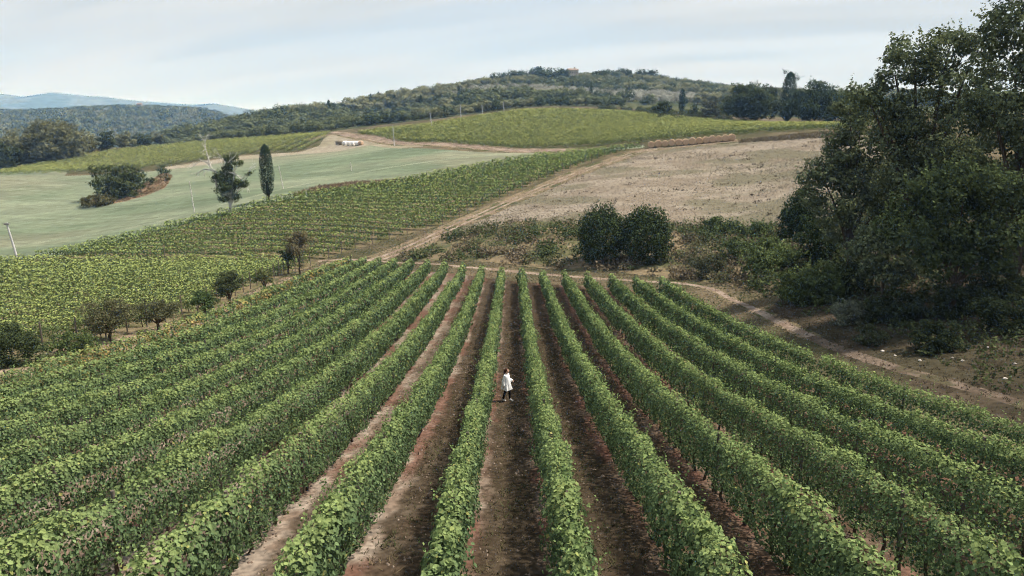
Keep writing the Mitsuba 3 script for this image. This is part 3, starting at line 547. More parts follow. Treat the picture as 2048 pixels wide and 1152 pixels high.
def lone_trees():
    cypress_px(537, 402, 27, 108, 'tall dark cypress standing alone at the edge of the pale field', 11, stem=.11)
    # the half-dead tree beside it
    b = pix(460, 426); s = px_scale(b); rng = np.random.default_rng(12)
    U = lambda px, py, dy=0.0: b + np.array([(px - 460) * s, dy, (426 - py) * s * 1.02])
    cl = [(U(460, 397), np.array([17, 17, 9]) * s), (U(452, 380, -.5), np.array([16, 16, 11]) * s), (U(470, 375, .5), np.array([17, 17, 11]) * s), (U(484, 370), np.array([13, 13, 8]) * s), (U(456, 356), np.array([15, 15, 12]) * s),
          (U(440, 362), np.array([8, 8, 10]) * s), (U(468, 322, .6), np.array([10, 10, 9]) * s), (U(482, 332), np.array([9, 9, 6]) * s), (U(463, 340), np.array([9, 9, 9]) * s), (U(504, 352), np.array([5, 5, 4]) * s)]
    key = plant('half_dead_tree', b, cl, 'half-dead tree with bare whitish branches left of the lone cypress', 'tree', 12, size=.27, cover=1.1, sub=8, fr=.72, dark=(0.032, 0.050, 0.024), light=(0.100, 0.120, 0.050), twigs=.4, twig_len=.7, r0=.3, bark='mat_pale_wood', fork=.25, hole=.2)
    wood = []
    def limb(pts, r0, subs=4):
        r0 *= 1.5; p = np.array([U(*q) for q in pts]); wood.append(tube(p, np.linspace(r0, r0 * .35, len(p)), 6))
        for _ in range(subs):
            i = rng.integers(1, len(p)); o = p[i]; d = unit(p[i] - p[i - 1] + rng.normal(0, .6, 3) * np.linalg.norm(p[i] - p[i - 1])); L = rng.uniform(.9, 2.2)
            q = np.array([o, o + d * L * .5 + rng.normal(0, .12, 3), o + d * L + rng.normal(0, .2, 3)]); wood.append(tube(q, [r0 * .32, r0 * .22, r0 * .08], 5))
            for _ in range(2):
                d2 = unit(d + rng.normal(0, .6, 3)); wood.append(tube(np.array([q[1], q[1] + d2 * L * .5]), [r0 * .16, r0 * .05], 4))
    limb([(449, 392), (438, 372), (437, 356), (441, 349), (432, 340), (429, 331)], .15, 3)
    limb([(441, 349), (430, 344), (418, 343), (410, 347), (402, 351)], .11, 6)
    limb([(432, 340), (424, 330), (414, 327), (406, 331)], .09, 6)
    limb([(429, 331), (427, 318), (424, 305), (424, 292)], .10, 8)
    limb([(452, 375), (449, 356), (452, 350), (457, 352)], .12, 2)
    limb([(460, 372), (456, 345), (459, 335), (468, 328), (480, 318)], .12, 7)
    limb([(457, 347), (470, 350), (480, 354), (488, 362), (493, 372)], .11, 7)
    limb([(488, 362), (500, 352), (508, 342)], .07, 5)
    limb([(462, 335), (455, 322), (447, 314)], .07, 7)
    put('bare_branches', mikit.ply(join(wood), 'mat_pale_wood', smooth=60), key, label='bare whitish dead branches', kind='stuff')
    # bush clump in the pale field
    brown = dict(dark=(0.05, 0.05, 0.025), light=(0.13, 0.12, 0.055))
    bush_px(246, 393, 116, 68, 'bush', 'large round dark bush on the reddish bank in the pale field', 'bush', 21, n=12, size_px=4.2, dark=(0.028, 0.042, 0.020), light=(0.105, 0.120, 0.050))
    bush_px(288, 372, 34, 40, 'bush', 'dark upright bush at the right end of the large round bush', 'bush', 22, n=4, size_px=4)
    bush_px(196, 411, 76, 26, 'bush', 'low olive green shrub at the left foot of the large round bush', 'bush', 23, n=7, size_px=3.8, **brown)
    bush_px(327, 348, 30, 18, 'bush', 'small dark bush at the top of the reddish bank', 'bush', 24, n=4, size_px=3.6)
    bush_px(328, 362, 28, 17, 'bush', 'small olive bush just below the topmost one on the reddish bank', 'bush', 25, n=4, size_px=3.6, **brown)
    # trees along the dry strip between the two vineyards
    warm = dict(dark=(0.045, 0.042, 0.022), light=(0.125, 0.105, 0.055))
    def small(px, py, w, h, label, seed, n=8, low=.38, **kw):
        bush_px(px, py, w, h, 'small_tree', label, 'tree', seed, n=n, low=low, trunk=True, size_px=2.8, **{'r0': .14, 'fork': .45, 'hole': .18, 'fr': .55, **kw})
    small(600, 549, 66, 90, 'brownish small tree by the track end of the dry grass strip', 31, yellow=(.17, .13, .07), y=.2, dark=(.085, .08, .045), light=(.24, .215, .13))
    small(577, 548, 34, 54, 'small dark green tree leaning at the left of the brownish tree', 32, n=5)
    small(530, 590, 44, 54, 'small light green tree halfway along the dry grass strip', 33, dark=(.055, .07, .03), light=(.14, .15, .06), n=6)
    small(461, 624, 62, 88, 'dark small tree with a bare trunk on the dry grass strip', 34, dark=(.038, .052, .028), light=(.115, .135, .062))
    small(412, 632, 60, 52, 'leafy dark green bushy tree left of the dark strip tree', 35, n=6, low=.2, dark=(.035, .06, .025), light=(.09, .13, .05))
    small(222, 682, 120, 92, 'sparse brown shrubby tree at the edge of the lower left vineyard', 36, cover=.75, hole=.33, low=.14, n=10, yellow=(.15, .125, .075), y=.10, dark=(.062, .068, .036), light=(.160, .165, .088))
    small(318, 664, 96, 76, 'second sparse brown shrubby tree, nearer the dark strip tree', 37, cover=.75, hole=.33, low=.14, n=8, dark=(.062, .068, .036), light=(.155, .16, .085))
    bush_px(28, 728, 150, 92, 'bush', 'dark dense shrub at the left edge beside the front vineyard', 'bush', 38, n=10, size_px=4.0, dark=(.030, .046, .025), light=(.095, .12, .052))
    bush_px(150, 706, 120, 50, 'bush', 'mid green low shrub right of the dark left edge shrub', 'bush', 39, n=8, size_px=4.0, dark=(.045, .07, .028), light=(.12, .155, .055))
    # the two round bushes below the dry field
    for i, (px, w, h, lab) in enumerate([(1202, 104, 118, 'left one of the two big round dark bushes below the dry field'), (1290, 110, 116, 'right one of the two big round dark bushes below the dry field')]):
        b = pix(px, 522); sc = px_scale(b); R, H = w * sc / 2, h * sc; r = np.random.default_rng(141 + i)
        cl = [(b + np.array([0, 0, .42 * H]), np.array([.86 * R, .86 * R, .50 * H]))]
        for k in range(34):
            z = 1 - 1.7 * (k + .5) / 34; a = 2.39996 * k + i; q = np.array([math.sqrt(1 - z * z) * math.cos(a), math.sqrt(1 - z * z) * math.sin(a), z])
            cl.append((b + np.array([0, 0, .42 * H]) + q * np.array([.72 * R, .72 * R, .43 * H]) * r.uniform(.92, 1.06), np.array([.30 * R, .30 * R, .14 * H])))
        plant('bush', b, cl, lab, 'bush', 41 + i, size=.26, cover=1.0, spread=.35, up=.45, core=.35, twigs=.35, twig_len=.55, twig_up=1.6, dark=(.022, .036, .018), light=(.082, .110, .044), trunk=False)
    # trees behind the crest vineyard on the right
    far = dict(dark=(0.030, 0.044, 0.024), light=(0.100, 0.120, 0.056))
    tr = lambda px, py, w, h, label, seed, **kw: bush_px(px, py, w, h, 'field_edge_tree', label, 'tree', seed, low=-.06, trunk=True, size_px=3.8, **{**far, **dict(n=16, r0=.3, fr=.52), **kw})
    tr(1502, 247, 112, 76, 'broad dark tree left of the ragged cypress behind the crest vineyard', 51)
    tr(1628, 250, 104, 82, 'broad dark tree right of the ragged cypress behind the crest vineyard', 52, light=(.085, .11, .045))
    cypress_px(1573, 247, 30, 94, 'ragged topped dark cypress between two broad trees', 53, ragged=.26, light=(.05, .085, .042))
    tr(1700, 250, 80, 62, 'olive green tree behind the oaks at the right end of the crest vineyard', 54, light=(.10, .12, .055))
    tr(1325, 233, 44, 30, 'dark round tree left of the slim cypress behind the crest', 55, n=8)
    cypress_px(1363, 228, 13, 46, 'slim dark cypress behind the crest vineyard', 56)
    tr(1388, 235, 24, 24, 'small round tree just right of the slim cypress', 57, n=5)
    tr(1421, 238, 44, 36, 'olive brown tree right of the slim cypress', 58, n=8, dark=(.045, .05, .028), light=(.12, .12, .07))
    # left edge clump and hedge in front of the valley
    oliv = dict(dark=(0.075, 0.084, 0.044), light=(0.225, 0.22, 0.115))
    tl = lambda px, py, w, h, label, seed, **kw: bush_px(px, py, w, h, 'hedge_tree', label, 'tree', seed, low=-.18, trunk=True, size_px=3.8, **{**oliv, **dict(n=16, r0=.3, fr=.55), **kw})
    tl(112, 322, 110, 76, 'large bushy olive green tree at the left, topmost of its clump', 61, n=18)
    tl(45, 326, 90, 58, 'bushy olive green tree at the left of the large clump', 62)
    tl(10, 338, 60, 52, 'dark bushy tree cut by the left picture edge', 63, dark=(.03, .042, .022), light=(.085, .10, .05))
    for i, (x, y, w, h, l) in enumerate([(178, 305, 46, 36, 'hedge tree next to the large left clump'), (214, 301, 40, 38, 'second hedge tree right of the large left clump'), (250, 297, 42, 34, 'third hedge tree above the far left vineyard'), (285, 293, 40, 30, 'fourth hedge tree above the far left vineyard'), (316, 290, 34, 24, 'last low hedge tree before the wooded hill')]):
        tl(x, y, w, h, l, 64 + i, n=8, **(dict(dark=(.03, .042, .022), light=(.10, .115, .055)) if i % 2 else {}))
lone_trees()

def big_oaks():
    """The dark trees on the right: each crown is a set of clumps at its own distance."""
    def C(Y, *rows): return [(at(px, py, Y + dy), np.array([rx, rx, rz or rx]) * Y / FPX) for px, py, rx, rz, dy in rows]
    oak = dict(size=.26, cover=1.25, spread=.30, core=.4, sub=11, fr=.40, twigs=.45, twig_len=.8, dark=(0.040, 0.056, 0.034), light=(0.185, 0.215, 0.112), hole=.27)
    def oak_tree(base, cl, label, seed, name='oak', r0=.4, **kw): plant(name, base, cl, label, 'tree', seed, r0=r0, **{**oak, **kw})
    oak_tree(foot(37.5, 53), C(53, (2060, 60, 80, 70, 0), (2030, 150, 90, 70, 1), (1985, 230, 85, 60, -1), (2060, 250, 90, 80, 0), (2070, -40, 70, 60, 1), (2110, 380, 110, 90, 0), (2010, 330, 80, 60, 1.5), (2140, 120, 90, 80, 0), (2130, 480, 80, 60, 0), (2035, 420, 60, 45, 1)),
             'tallest dark oak, cut by the right picture edge', 71, r0=.55, fork=.3)
    oak_tree(foot(34.5, 61), C(61, (1830, 115, 60, 45, 0), (1790, 150, 45, 35, 0), (1900, 90, 55, 40, 1), (1880, 170, 75, 60, 0), (1940, 130, 60, 55, 0), (1790, 235, 60, 50, 1), (1860, 270, 80, 70, -1), (1730, 190, 40, 25, 0), (1755, 215, 40, 30, 0), (1930, 250, 70, 70, 1), (1900, 350, 85, 70, 0), (1820, 350, 70, 60, 0)),
             'dark oak with an open ragged crown against the sky, left of the tallest one', 72, r0=.45, fork=.3, hole=.33)
    oak_tree(foot(32.0, 68), C(68, (1700, 215, 40, 25, 0), (1720, 265, 55, 35, 0), (1670, 330, 55, 38, 0), (1640, 350, 40, 28, -1), (1730, 350, 70, 50, 0), (1690, 300, 40, 30, 0), (1770, 320, 60, 55, 1), (1660, 400, 60, 40, 0), (1750, 430, 80, 60, 0), (1700, 470, 70, 50, 0)),
             'dark leafy tree leaning over the dry field edge', 73, r0=.3)
    oak_tree(foot(30.2, 48.5), C(48, (1870, 400, 70, 45, 0), (1930, 375, 75, 50, -1), (1990, 400, 80, 55, 0), (1840, 460, 65, 50, 0), (1920, 455, 80, 55, 1), (2000, 470, 70, 50, 0), (1880, 510, 65, 45, 0), (1955, 520, 60, 40, .5)),
             'smaller lighter green tree in front of the oaks', 74, name='woodland_tree', r0=.2, size=.27, light=(0.085, 0.112, 0.045), twigs=1.3, twig_up=1.2)
    oak_tree(foot(29.5, 57), C(57, (1785, 500, 60, 50, 0), (1760, 545, 50, 35, 0), (1810, 470, 50, 40, 1), (1830, 540, 50, 35, 0), (1740, 490, 45, 35, 1)),
             'dark thin-trunked young tree under the oaks', 75, name='woodland_tree', r0=.13, fork=.5)
    for i, (x, y, h) in enumerate([(47, 44, 17), (53, 60, 19), (41, 31, 14), (60, 75, 18)]):
        b = foot(x, y); oak_tree(b, blob_clumps(b, 13, h, np.random.default_rng(170 + i), 9, .15), ['dark oak just beyond the right picture edge', 'second dark oak beyond the right picture edge', 'nearest dark oak beyond the right picture edge', 'farthest dark oak beyond the right picture edge'][i], 270 + i, size=.55, sub=5, twigs=.1)
    bush_px(1592, 478, 88, 104, 'bush', 'dark green bush at the right lower corner of the dry field', 'bush', 76, n=14, size_px=4.4, twigs=.8, twig_len=.8, twig_up=1.1, dark=(.014, .026, .013), light=(.060, .085, .034))
    bush_px(1640, 520, 110, 90, 'bush', 'dark green bush below the leaning tree', 'bush', 77, n=12, size_px=4.6, dark=(.016, .028, .014), light=(.058, .078, .032))
    bush_px(1545, 545, 130, 62, 'bush', 'arching green bramble on the bank above the track bend', 'bush', 78, n=12, size_px=4.6, dark=(.04, .062, .026), light=(.155, .195, .075), twigs=.8, twig_len=1.0)
    bush_px(1625, 605, 150, 84, 'bush', 'arching green bramble above the pale shrub', 'bush', 79, n=12, size_px=4.8, dark=(.036, .056, .024), light=(.135, .17, .066), twigs=.8, twig_len=1.0)
    bush_px(1695, 648, 80, 62, 'bush', 'pale grey green shrub at the edge of the woodland', 'bush', 80, n=8, size_px=3.6, dark=(.07, .085, .06), light=(.21, .225, .165), twigs=1.5, twig_len=.5)
    bush_px(1740, 690, 90, 46, 'bush', 'low dull green shrub right of the pale shrub', 'bush', 81, n=7, size_px=3.8, dark=(.03, .04, .022), light=(.10, .115, .06))
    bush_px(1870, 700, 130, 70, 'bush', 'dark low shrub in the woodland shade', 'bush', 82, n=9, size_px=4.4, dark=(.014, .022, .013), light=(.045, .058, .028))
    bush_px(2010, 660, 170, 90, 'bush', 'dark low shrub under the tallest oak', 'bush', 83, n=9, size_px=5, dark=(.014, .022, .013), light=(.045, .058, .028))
    for i, (px, py, w, h, lab) in enumerate([(1800, 640, 120, 70, 'dark understorey bush left of the woodland tree trunk'), (1905, 632, 130, 80, 'dark understorey bush behind the woodland tree trunk'), (1995, 600, 130, 80, 'dark understorey bush at the foot of the tallest oak'), (1690, 590, 120, 80, 'dark understorey bush above the pale shrub'), (1480, 520, 90, 46, 'mid green bramble right of the round bushes'), (1440, 470, 100, 34, 'mid green bramble on the lower edge of the dry field'), (1520, 480, 90, 40, 'second green bramble on the lower edge of the dry field'), (1750, 640, 90, 60, 'dark understorey bush beside the thin-trunked young tree')]):
        bush_px(px, py, w, h, 'bush', lab, 'bush', 90 + i, n=9, size_px=4.8, twigs=.5, twig_len=.8, **(dict(dark=(.035, .055, .024), light=(.115, .145, .06)) if 'green' in lab else dict(dark=(.022, .032, .018), light=(.070, .085, .042))))
    bush_px(1420, 548, 110, 40, 'bush', 'low dull shrub between the round bushes and the track bend', 'bush', 84, n=8, size_px=3.4, dark=(.035, .042, .024), light=(.10, .105, .06))
big_oaks()

# ------------------------------------------------------------------ wooded hill, olive grove and far ridge
def proto(key, seed, n, dark, light, shape='round', size=.11):
    rng = np.random.default_rng(seed); lv = Leaves()
    if shape == 'cypress':
        u = rng.random(n); th = rng.uniform(0, 6.283, n); r = .11 * np.interp(u, [0, .1, .5, .9, 1], [.5, .9, 1, .55, .05]) * rng.uniform(.7, 1.1, n)
        lv.add(np.column_stack([r * np.cos(th), r * np.sin(th), u]), np.column_stack([np.cos(th), np.sin(th), .5 + 0 * u]), size * .7, tint(rng, n, dark, light), rng)
    else:
        k = 8; cl = [(np.array([rng.normal(0, .17), rng.normal(0, .17), rng.uniform(.40, .70)]), rng.uniform(.20, .30)) for _ in range(k)]
        if shape == 'pine': cl = [(np.array([.3 * np.cos(a), .3 * np.sin(a), .82 + rng.uniform(-.04, .04)]), np.array([.22, .22, .11])) for a in np.linspace(0, 6.28, 8)]
        for c, r in cl:
            d = sphere_dirs(rng, n // len(cl)); rr = 1 - .35 * rng.random(len(d)) ** 2
            lv.add(c + d * r * rr[:, None], d + np.array([0, 0, .25]) + rng.normal(0, .22, d.shape), size * rng.uniform(.7, 1.3, len(d)), tint(rng, len(d), dark, light, bright=.10) * np.exp(rng.normal(0, .12)), rng)
    parts = {'crown': lv.ply('mat_grass')}
    parts['trunk'] = mikit.ply(tube(np.array([[0, 0, -.1], [0, 0, .6]]), [.04, .025], 5), 'mat_bark')
    scene[key] = {'type': 'shapegroup', **parts}
G1, G2, G3, G4 = ((.070, .090, .044), (.190, .205, .105)), ((.038, .056, .032), (.105, .124, .062)), ((.105, .115, .060), (.26, .255, .145)), ((.20, .205, .16), (.44, .43, .36))
for i, (g, sd) in enumerate([(G1, 1), (G1, 2), (G2, 3), (G2, 4), (G3, 5), (G3, 6)]): proto(f'proto_tree_{i}', 200 + sd, 420, *g)
for i in range(2): proto(f'proto_olive_{i}', 220 + i, 300, *G4)
proto('proto_cypress', 230, 260, (.018, .030, .018), (.045, .062, .032), 'cypress'); proto('proto_pine', 231, 380, (.024, .038, .020), (.070, .085, .040), 'pine')
for i, g in enumerate([G1, G2, G3]): proto(f'proto_far_{i}', 240 + i, 150, *g, size=.16)
def instance(group, x, y, h, w=None, rot=0.0, sink=0.0, z=None):
    z = float(ground(x, y)) if z is None else z; w = w or h
    return {'type': 'instance', 'to_world': T().translate([x, y, z - sink]).rotate([0, 0, 1], rot).scale([w, w, h]), 'shapegroup': {'type': 'ref', 'id': group}}
def scatter(zone, spacing, rng, box=None):
    x0, y0, x1, y1 = zone.bounds; X, Y = np.meshgrid(np.arange(x0, x1, spacing), np.arange(y0, y1, spacing)); q = np.stack([X.ravel(), Y.ravel()], 1)
    q = q + rng.uniform(-.45, .45, q.shape) * spacing
    return q[shapely.contains_xy(zone, q[:, 0], q[:, 1]) & (np.abs(q[:, 0]) < .76 * q[:, 1] + 12)]
olive_zone = poly_px([(905, 200), (925, 184), (1000, 176), (1060, 176), (1140, 183), (1230, 190), (1330, 190), (1450, 198), (1450, 208), (1330, 210), (1240, 206), (1140, 200), (1060, 196), (980, 197)])
meadow_zone = poly_px([(1235, 226), (1245, 212), (1330, 209), (1450, 214), (1450, 236), (1400, 236), (1250, 224)])
wood_zone = forest_zone.union(poly_px([(640, 262), (900, 230), (1060, 208), (1100, 190), (900, 180), (660, 218), (480, 240), (330, 288)])).union(Polygon([(-60, 880), (420, 880), (420, 620), (330, 560), (60, 640), (-40, 560)])).buffer(0).difference(olive_zone).difference(meadow_zone)
def hill_wood():
    rng = np.random.default_rng(77); n = 0
    for x, y in scatter(wood_zone, 7.6, rng):
        if y > 860 or rng.random() < .06: continue
        f = meshkit.fbm(np.array([[x / 60, y / 60, 0]]), 3, 5)[0]; k = int(np.clip(rng.normal((f - .3) / .4 * 6, 1.3), 0, 5.99))
        h = rng.uniform(5.5, 12.0) * (.62 if y < 460 else .8 if y > 610 else 1); n += 1
        scene[f'hill_wood__{n:03d}'] = instance('proto_cypress' if rng.random() < .02 else f'proto_tree_{k}', x, y, h, h * rng.uniform(.95, 1.35), rng.uniform(0, 360), .12 * h)
    tag('hill_wood', 'dense mixed wood covering the hill behind the vineyards', 'wood', kind='stuff')
    n = 0
    far_poly = Polygon([(-420, 640), (-520, 700), (-760, 900), (-1250, 1560), (-480, 1560), (-430, 1300), (-300, 900), (-230, 560)])
    for x, y in scatter(far_poly, 9.5, rng):
        h = rng.uniform(8, 14); n += 1
        scene[f'ridge_wood__{n:03d}'] = instance(f'proto_far_{rng.integers(3)}', x, y, h, h * rng.uniform(.9, 1.4), rng.uniform(0, 360), .1 * h)
    tag('ridge_wood', 'hazy blue green wood over the far valley ridge on the left', 'wood', kind='stuff')
    n = 0
    for x, y in scatter(olive_zone, 8.4, rng):
        h = rng.uniform(5.0, 6.6); put('olive_tree', instance(f'proto_olive_{rng.integers(2)}', x, y, h, h * rng.uniform(1.1, 1.4), rng.uniform(0, 360), .1 * h), label='silvery grey olive tree in the grove on the wooded hill', cat='olive tree', group='olive trees of the hill grove')
    HC = ['leftmost of the three slim cypresses at the left of the hilltop', 'middle one of the three slim cypresses at the left of the hilltop', 'rightmost of the three slim cypresses at the left of the hilltop', 'left one of the two cypresses right of the slim trio', 'right one of the two cypresses right of the slim trio', 'small lone cypress on the skyline between the trio and the broad trees', 'thin cypress tip standing above the broad tree on the left hilltop', 'left one of the two tall cypresses in the gap of the hilltop trees', 'right one of the two tall cypresses in the gap of the hilltop trees']
    for ci, (px, py, hpx) in enumerate([(861, 178, 17), (866, 177, 16), (873, 176, 18), (884, 175, 14), (889, 176, 13), (946, 163, 9), (1039, 146, 12), (1076, 164, 22), (1081, 164, 22)]):
        b = pix(px, py); s = px_scale(b)
        put('hill_cypress', instance('proto_cypress', b[0], b[1], hpx * s * 1.3, hpx * s * 1.8, px * 7.0, .5), label=HC[ci], cat='cypress tree', group='cypresses on the hill skyline')
    for px, py, hpx, wpx, lab in [(904, 176, 22, 13, 'stout dark tree on the skyline right of the small cypresses'), (1020, 166, 20, 60, 'broad dark tree on the left part of the hilltop'), (1055, 163, 22, 40, 'dark tree left of the gap in the hilltop trees'), (1098, 166, 28, 32, 'round dark tree right of the gap in the hilltop trees'),
                              (1127, 163, 22, 20, 'round tree just left of the hilltop house'), (1184, 178, 18, 26, 'pale round tree below the hilltop house'), (1215, 164, 22, 60, 'broad dark tree right of the hilltop house'), (1275, 160, 20, 70, 'broad dark tree on the highest part of the hill')]:
        b = pix(px, py); s = px_scale(b); n = max(1, round(wpx / 26)); w = wpx * s / n
        for q in range(n):
            x = b[0] + (q - (n - 1) / 2) * w; h = hpx * s * rng.uniform(1.15, 1.45)
            put('hilltop_tree', instance('proto_olive_0' if 'pale' in lab else f'proto_tree_{2 + (px + q) % 2}', x, b[1] + rng.uniform(-4, 4), h, max(w * 1.25, h * .85), px * 3.0 + 50 * q, .8), label=lab if n == 1 else lab.replace('tree', 'trees clumped'), cat='tree', group='trees in a clump: ' + lab if n > 1 else None)
hill_wood()

# ------------------------------------------------------------------ grass, scrub and soil crumbs
def tufts(name, P, height, width, col, rng, blades=5, label=None, cat=None, lean=.45, mat='mat_grass', var=.16):
    n = len(P) * blades; B = np.repeat(P, blades, 0); h = np.repeat(height, blades) * rng.uniform(.5, 1.1, n); w = np.repeat(width, blades)
    a = rng.uniform(0, 2 * np.pi, n); off = rng.normal(0, 1, (n, 2)) * (w * 1.3)[:, None]
    base = B + np.column_stack([off, 0 * a]); s = np.column_stack([np.cos(a), np.sin(a), 0 * a]) * w[:, None]
    tip = base + np.column_stack([rng.normal(0, lean, n) * h, rng.normal(0, lean, n) * h, h])
    v = np.stack([base - s, base + s, tip], 1).reshape(-1, 3); f = np.arange(3 * n).reshape(-1, 3)
    c = np.repeat(np.repeat(col, blades, 0) * np.exp(rng.normal(0, var, (n, 1))), 3, 0)
    put(name, mikit.ply((v, f), mat, color=np.clip(c, .01, .9)), label=label, cat=cat, kind='stuff')
def in_view(q, m=.74): return np.abs(q[:, 0]) < m * q[:, 1] + 3
def spread(zone, n, rng, dens=None):
    x0, y0, x1, y1 = zone.bounds; out = []; got = 0
    for _ in range(60):
        q = np.column_stack([rng.uniform(x0, x1, n), rng.uniform(y0, y1, n)]); q = q[shapely.contains_xy(zone, q[:, 0], q[:, 1]) & in_view(q)]
        if dens is not None: q = q[rng.random(len(q)) < dens(q)]
        out.append(q); got += len(q)
        if got >= n: break
    q = np.vstack(out)[:n]; return np.column_stack([q, ground(q[:, 0], q[:, 1]) - .01])
def fb(P, s, seed=0, o=4): return meshkit.fbm(np.column_stack([P[:, 0] * s, P[:, 1] * s, 0 * P[:, 0]]), o, seed)
def lerp(a, b, t): return np.array(a) * (1 - t[:, None]) + np.array(b) * t[:, None]
def ground_cover():
    rng = np.random.default_rng(401)
    P = spread(dry_zone, 24000, rng); f = meshkit.fbm(np.column_stack([P[:, 0] * .07, P[:, 1] * .16, 0 * P[:, 0]]), 4, 3); g = meshkit.fbm(np.column_stack([P[:, 0] * .22, P[:, 1] * .45, 0 * P[:, 0]]), 3, 8)
    col = lerp((.196, .166, .130), (.236, .204, .163), rng.random(len(P))); m = (smooth01(.48, .62, f) * .6 * (rng.random(len(P)) < .7))[:, None]
    col = col * (1 - m) + np.array((.125, .118, .080)) * m; dk = (smooth01(.58, .70, g) * (rng.random(len(P)) < .10))[:, None]; col = col * (1 - dk) + np.array((.12, .098, .070)) * dk
    tufts('dry_grass', P, rng.uniform(.06, .16, len(P)) * (1 + 2.0 * dk[:, 0] + 1.0 * m[:, 0]), np.full(len(P), .06) * (1 + dk[:, 0]), col, rng, 3, 'dry straw coloured grass and dead weeds of the fallow field', 'dry grass', var=.08)
    P = spread(strip_zone.union(verge_zone), 13000, rng); f = fb(P, .5, 5); col = lerp((.28, .215, .15), (.13, .14, .065), smooth01(.45, .62, f))
    tufts('verge_grass', P, rng.uniform(.04, .15, len(P)), np.clip(.0004 * np.hypot(P[:, 0], P[:, 1]), .008, .05), col * 1.15, rng, 4, 'dry grass along the tracks and the strip between the vineyards', 'dry grass')
    rest = Polygon([(-32, 60), (-32, 125), (40, 125), (34, 60), (26, 20), (17, 20), (17.6, 77)]).buffer(0).difference(shapely.union_all([near_zone, rut_zone, wood_track, bank_zone, mid_zone, low_zone, dry_zone, shade_zone]))
    P = spread(rest, 10000, rng); f = fb(P, .4, 6); col = lerp((.20, .155, .105), (.085, .105, .048), smooth01(.40, .58, f))
    tufts('rough_grass', P, rng.uniform(.06, .18, len(P)), np.clip(.0004 * np.hypot(P[:, 0], P[:, 1]), .008, .05), col * 1.15, rng, 5, 'rough half dry grass between the track, the bank and the vine rows', 'grass')
    # weeds in the alleys of the near vineyard
    def dens(q):
        u = (q[:, 0] - ROW0) / ROWD; a = np.abs(u - np.floor(u) - .5) * 2; n = meshkit.fbm(np.column_stack([q[:, 0] * 1.2, q[:, 1] * .6, 0 * a]), 3, 6)
        return np.clip(smooth01(.8, .25, a + (n - .5) * 1.2) * (.12 + .88 * smooth01(-9, -2.5, q[:, 0])) + .04, 0, 1)
    near = Polygon([(-24, 10), (17, 10), (17, 62), (-24, 62)])
    P = spread(near, 30000, rng, dens); f = fb(P, .8, 9); col = lerp((.052, .064, .028), (.135, .105, .065), np.clip(f * 1.8 - .45 + rng.normal(0, .2, len(P)), 0, 1))
    tufts('alley_weeds', P, rng.uniform(.03, .15, len(P)), rng.uniform(.008, .02, len(P)), col, rng, 3, 'low weeds and dead grass in the alleys between the front vine rows', 'weeds', lean=.8)
    P = spread(Polygon([(-24, 10), (17, 10), (17, 45), (-24, 45)]), 13000, rng); s = rng.uniform(.012, .055, len(P)) * np.where(rng.random(len(P)) < .04, 1.8, 1)
    O = np.array([[1, 0, 0], [-1, 0, 0], [0, 1, 0], [0, -1, 0], [0, 0, 1], [0, 0, -1.0]]); F = np.array([[0, 2, 4], [2, 1, 4], [1, 3, 4], [3, 0, 4], [2, 0, 5], [1, 2, 5], [3, 1, 5], [0, 3, 5]])
    v = P[:, None] + O[None] * s[:, None, None] * rng.uniform(.6, 1.3, (len(P), 6, 1)) + micro(P[:, 0], P[:, 1])[:, None, None] * np.array([0, 0, 1.0])
    col = lerp((.15, .105, .08), (.28, .235, .195), rng.random(len(P)))
    put('soil_clods', mikit.ply((v.reshape(-1, 3), (F[None] + 6 * np.arange(len(P))[:, None, None]).reshape(-1, 3)), 'mat_grass', color=np.repeat(col, 6, 0)), label='crumbly soil clods between the front vine rows', cat='soil clods', kind='stuff')
    # brambles and dead weeds on the bank
    lv = Leaves(); P = spread(bank_zone.difference(verge_zone.buffer(.6)), 720, rng); f = fb(P, .11, 31)
    for p, q in zip(P, f):
        d = math.hypot(p[0], p[1]); r = rng.uniform(.35, 1.1) * (1 + .35 * (q > .5)); g = smooth01(.43, .62, q + rng.normal(0, .07))
        fill_crown(lv, [(p + np.array([0, 0, .25 * r]), np.array([1.15 * r, 1.15 * r, .75 * r]))], rng, .36, .5, np.array((.085, .070, .044)) * (1 - g) + np.array((.034, .052, .024)) * g, np.array((.215, .175, .12)) * (1 - g) + np.array((.105, .130, .056)) * g, twigs=.35, twig_len=.6, twig_up=1.2)
    put('bramble_scrub', lv.ply(), label='dark green brambles and brown dead weeds on the bank below the dry field', cat='scrub', kind='stuff')
    lv = Leaves(); P = spread(shade_zone, 980, rng, lambda q: .45 + .55 * smooth01(24, 30, q[:, 0]))
    for p in P:
        if p[1] < 24 or p[0] < 22.4 + .02 * p[1]: continue
        r = rng.uniform(.3, .9) * (.75 if p[0] < 26 else 1)
        fill_crown(lv, [(p + np.array([0, 0, .15 * r]), np.array([1.2 * r, 1.2 * r, .6 * r]))], rng, .20, .4, (.034, .046, .022), (.105, .125, .055), twigs=.5, twig_len=.5)
    put('woodland_undergrowth', lv.ply(), label='dark undergrowth on the ground under the big trees', cat='undergrowth', kind='stuff')
    P = spread(shade_zone, 22000, rng); P = P[P[:, 1] > 22]; f = fb(P, .3, 12); col = lerp((.085, .066, .044), (.040, .050, .026), smooth01(.4, .6, f))
    tufts('woodland_grass', P, rng.uniform(.06, .24, len(P)), np.full(len(P), .02), col, rng, 3, 'sparse grass and litter along the woodland edge', 'grass', lean=.7)
    berm = poly_px([(586, 392), (640, 376), (700, 368), (800, 362), (836, 362), (800, 374), (720, 382), (640, 388)])
    P = spread(berm, 2600, rng); col = lerp((.13, .095, .060), (.30, .235, .16), rng.random(len(P)) ** 1.3)
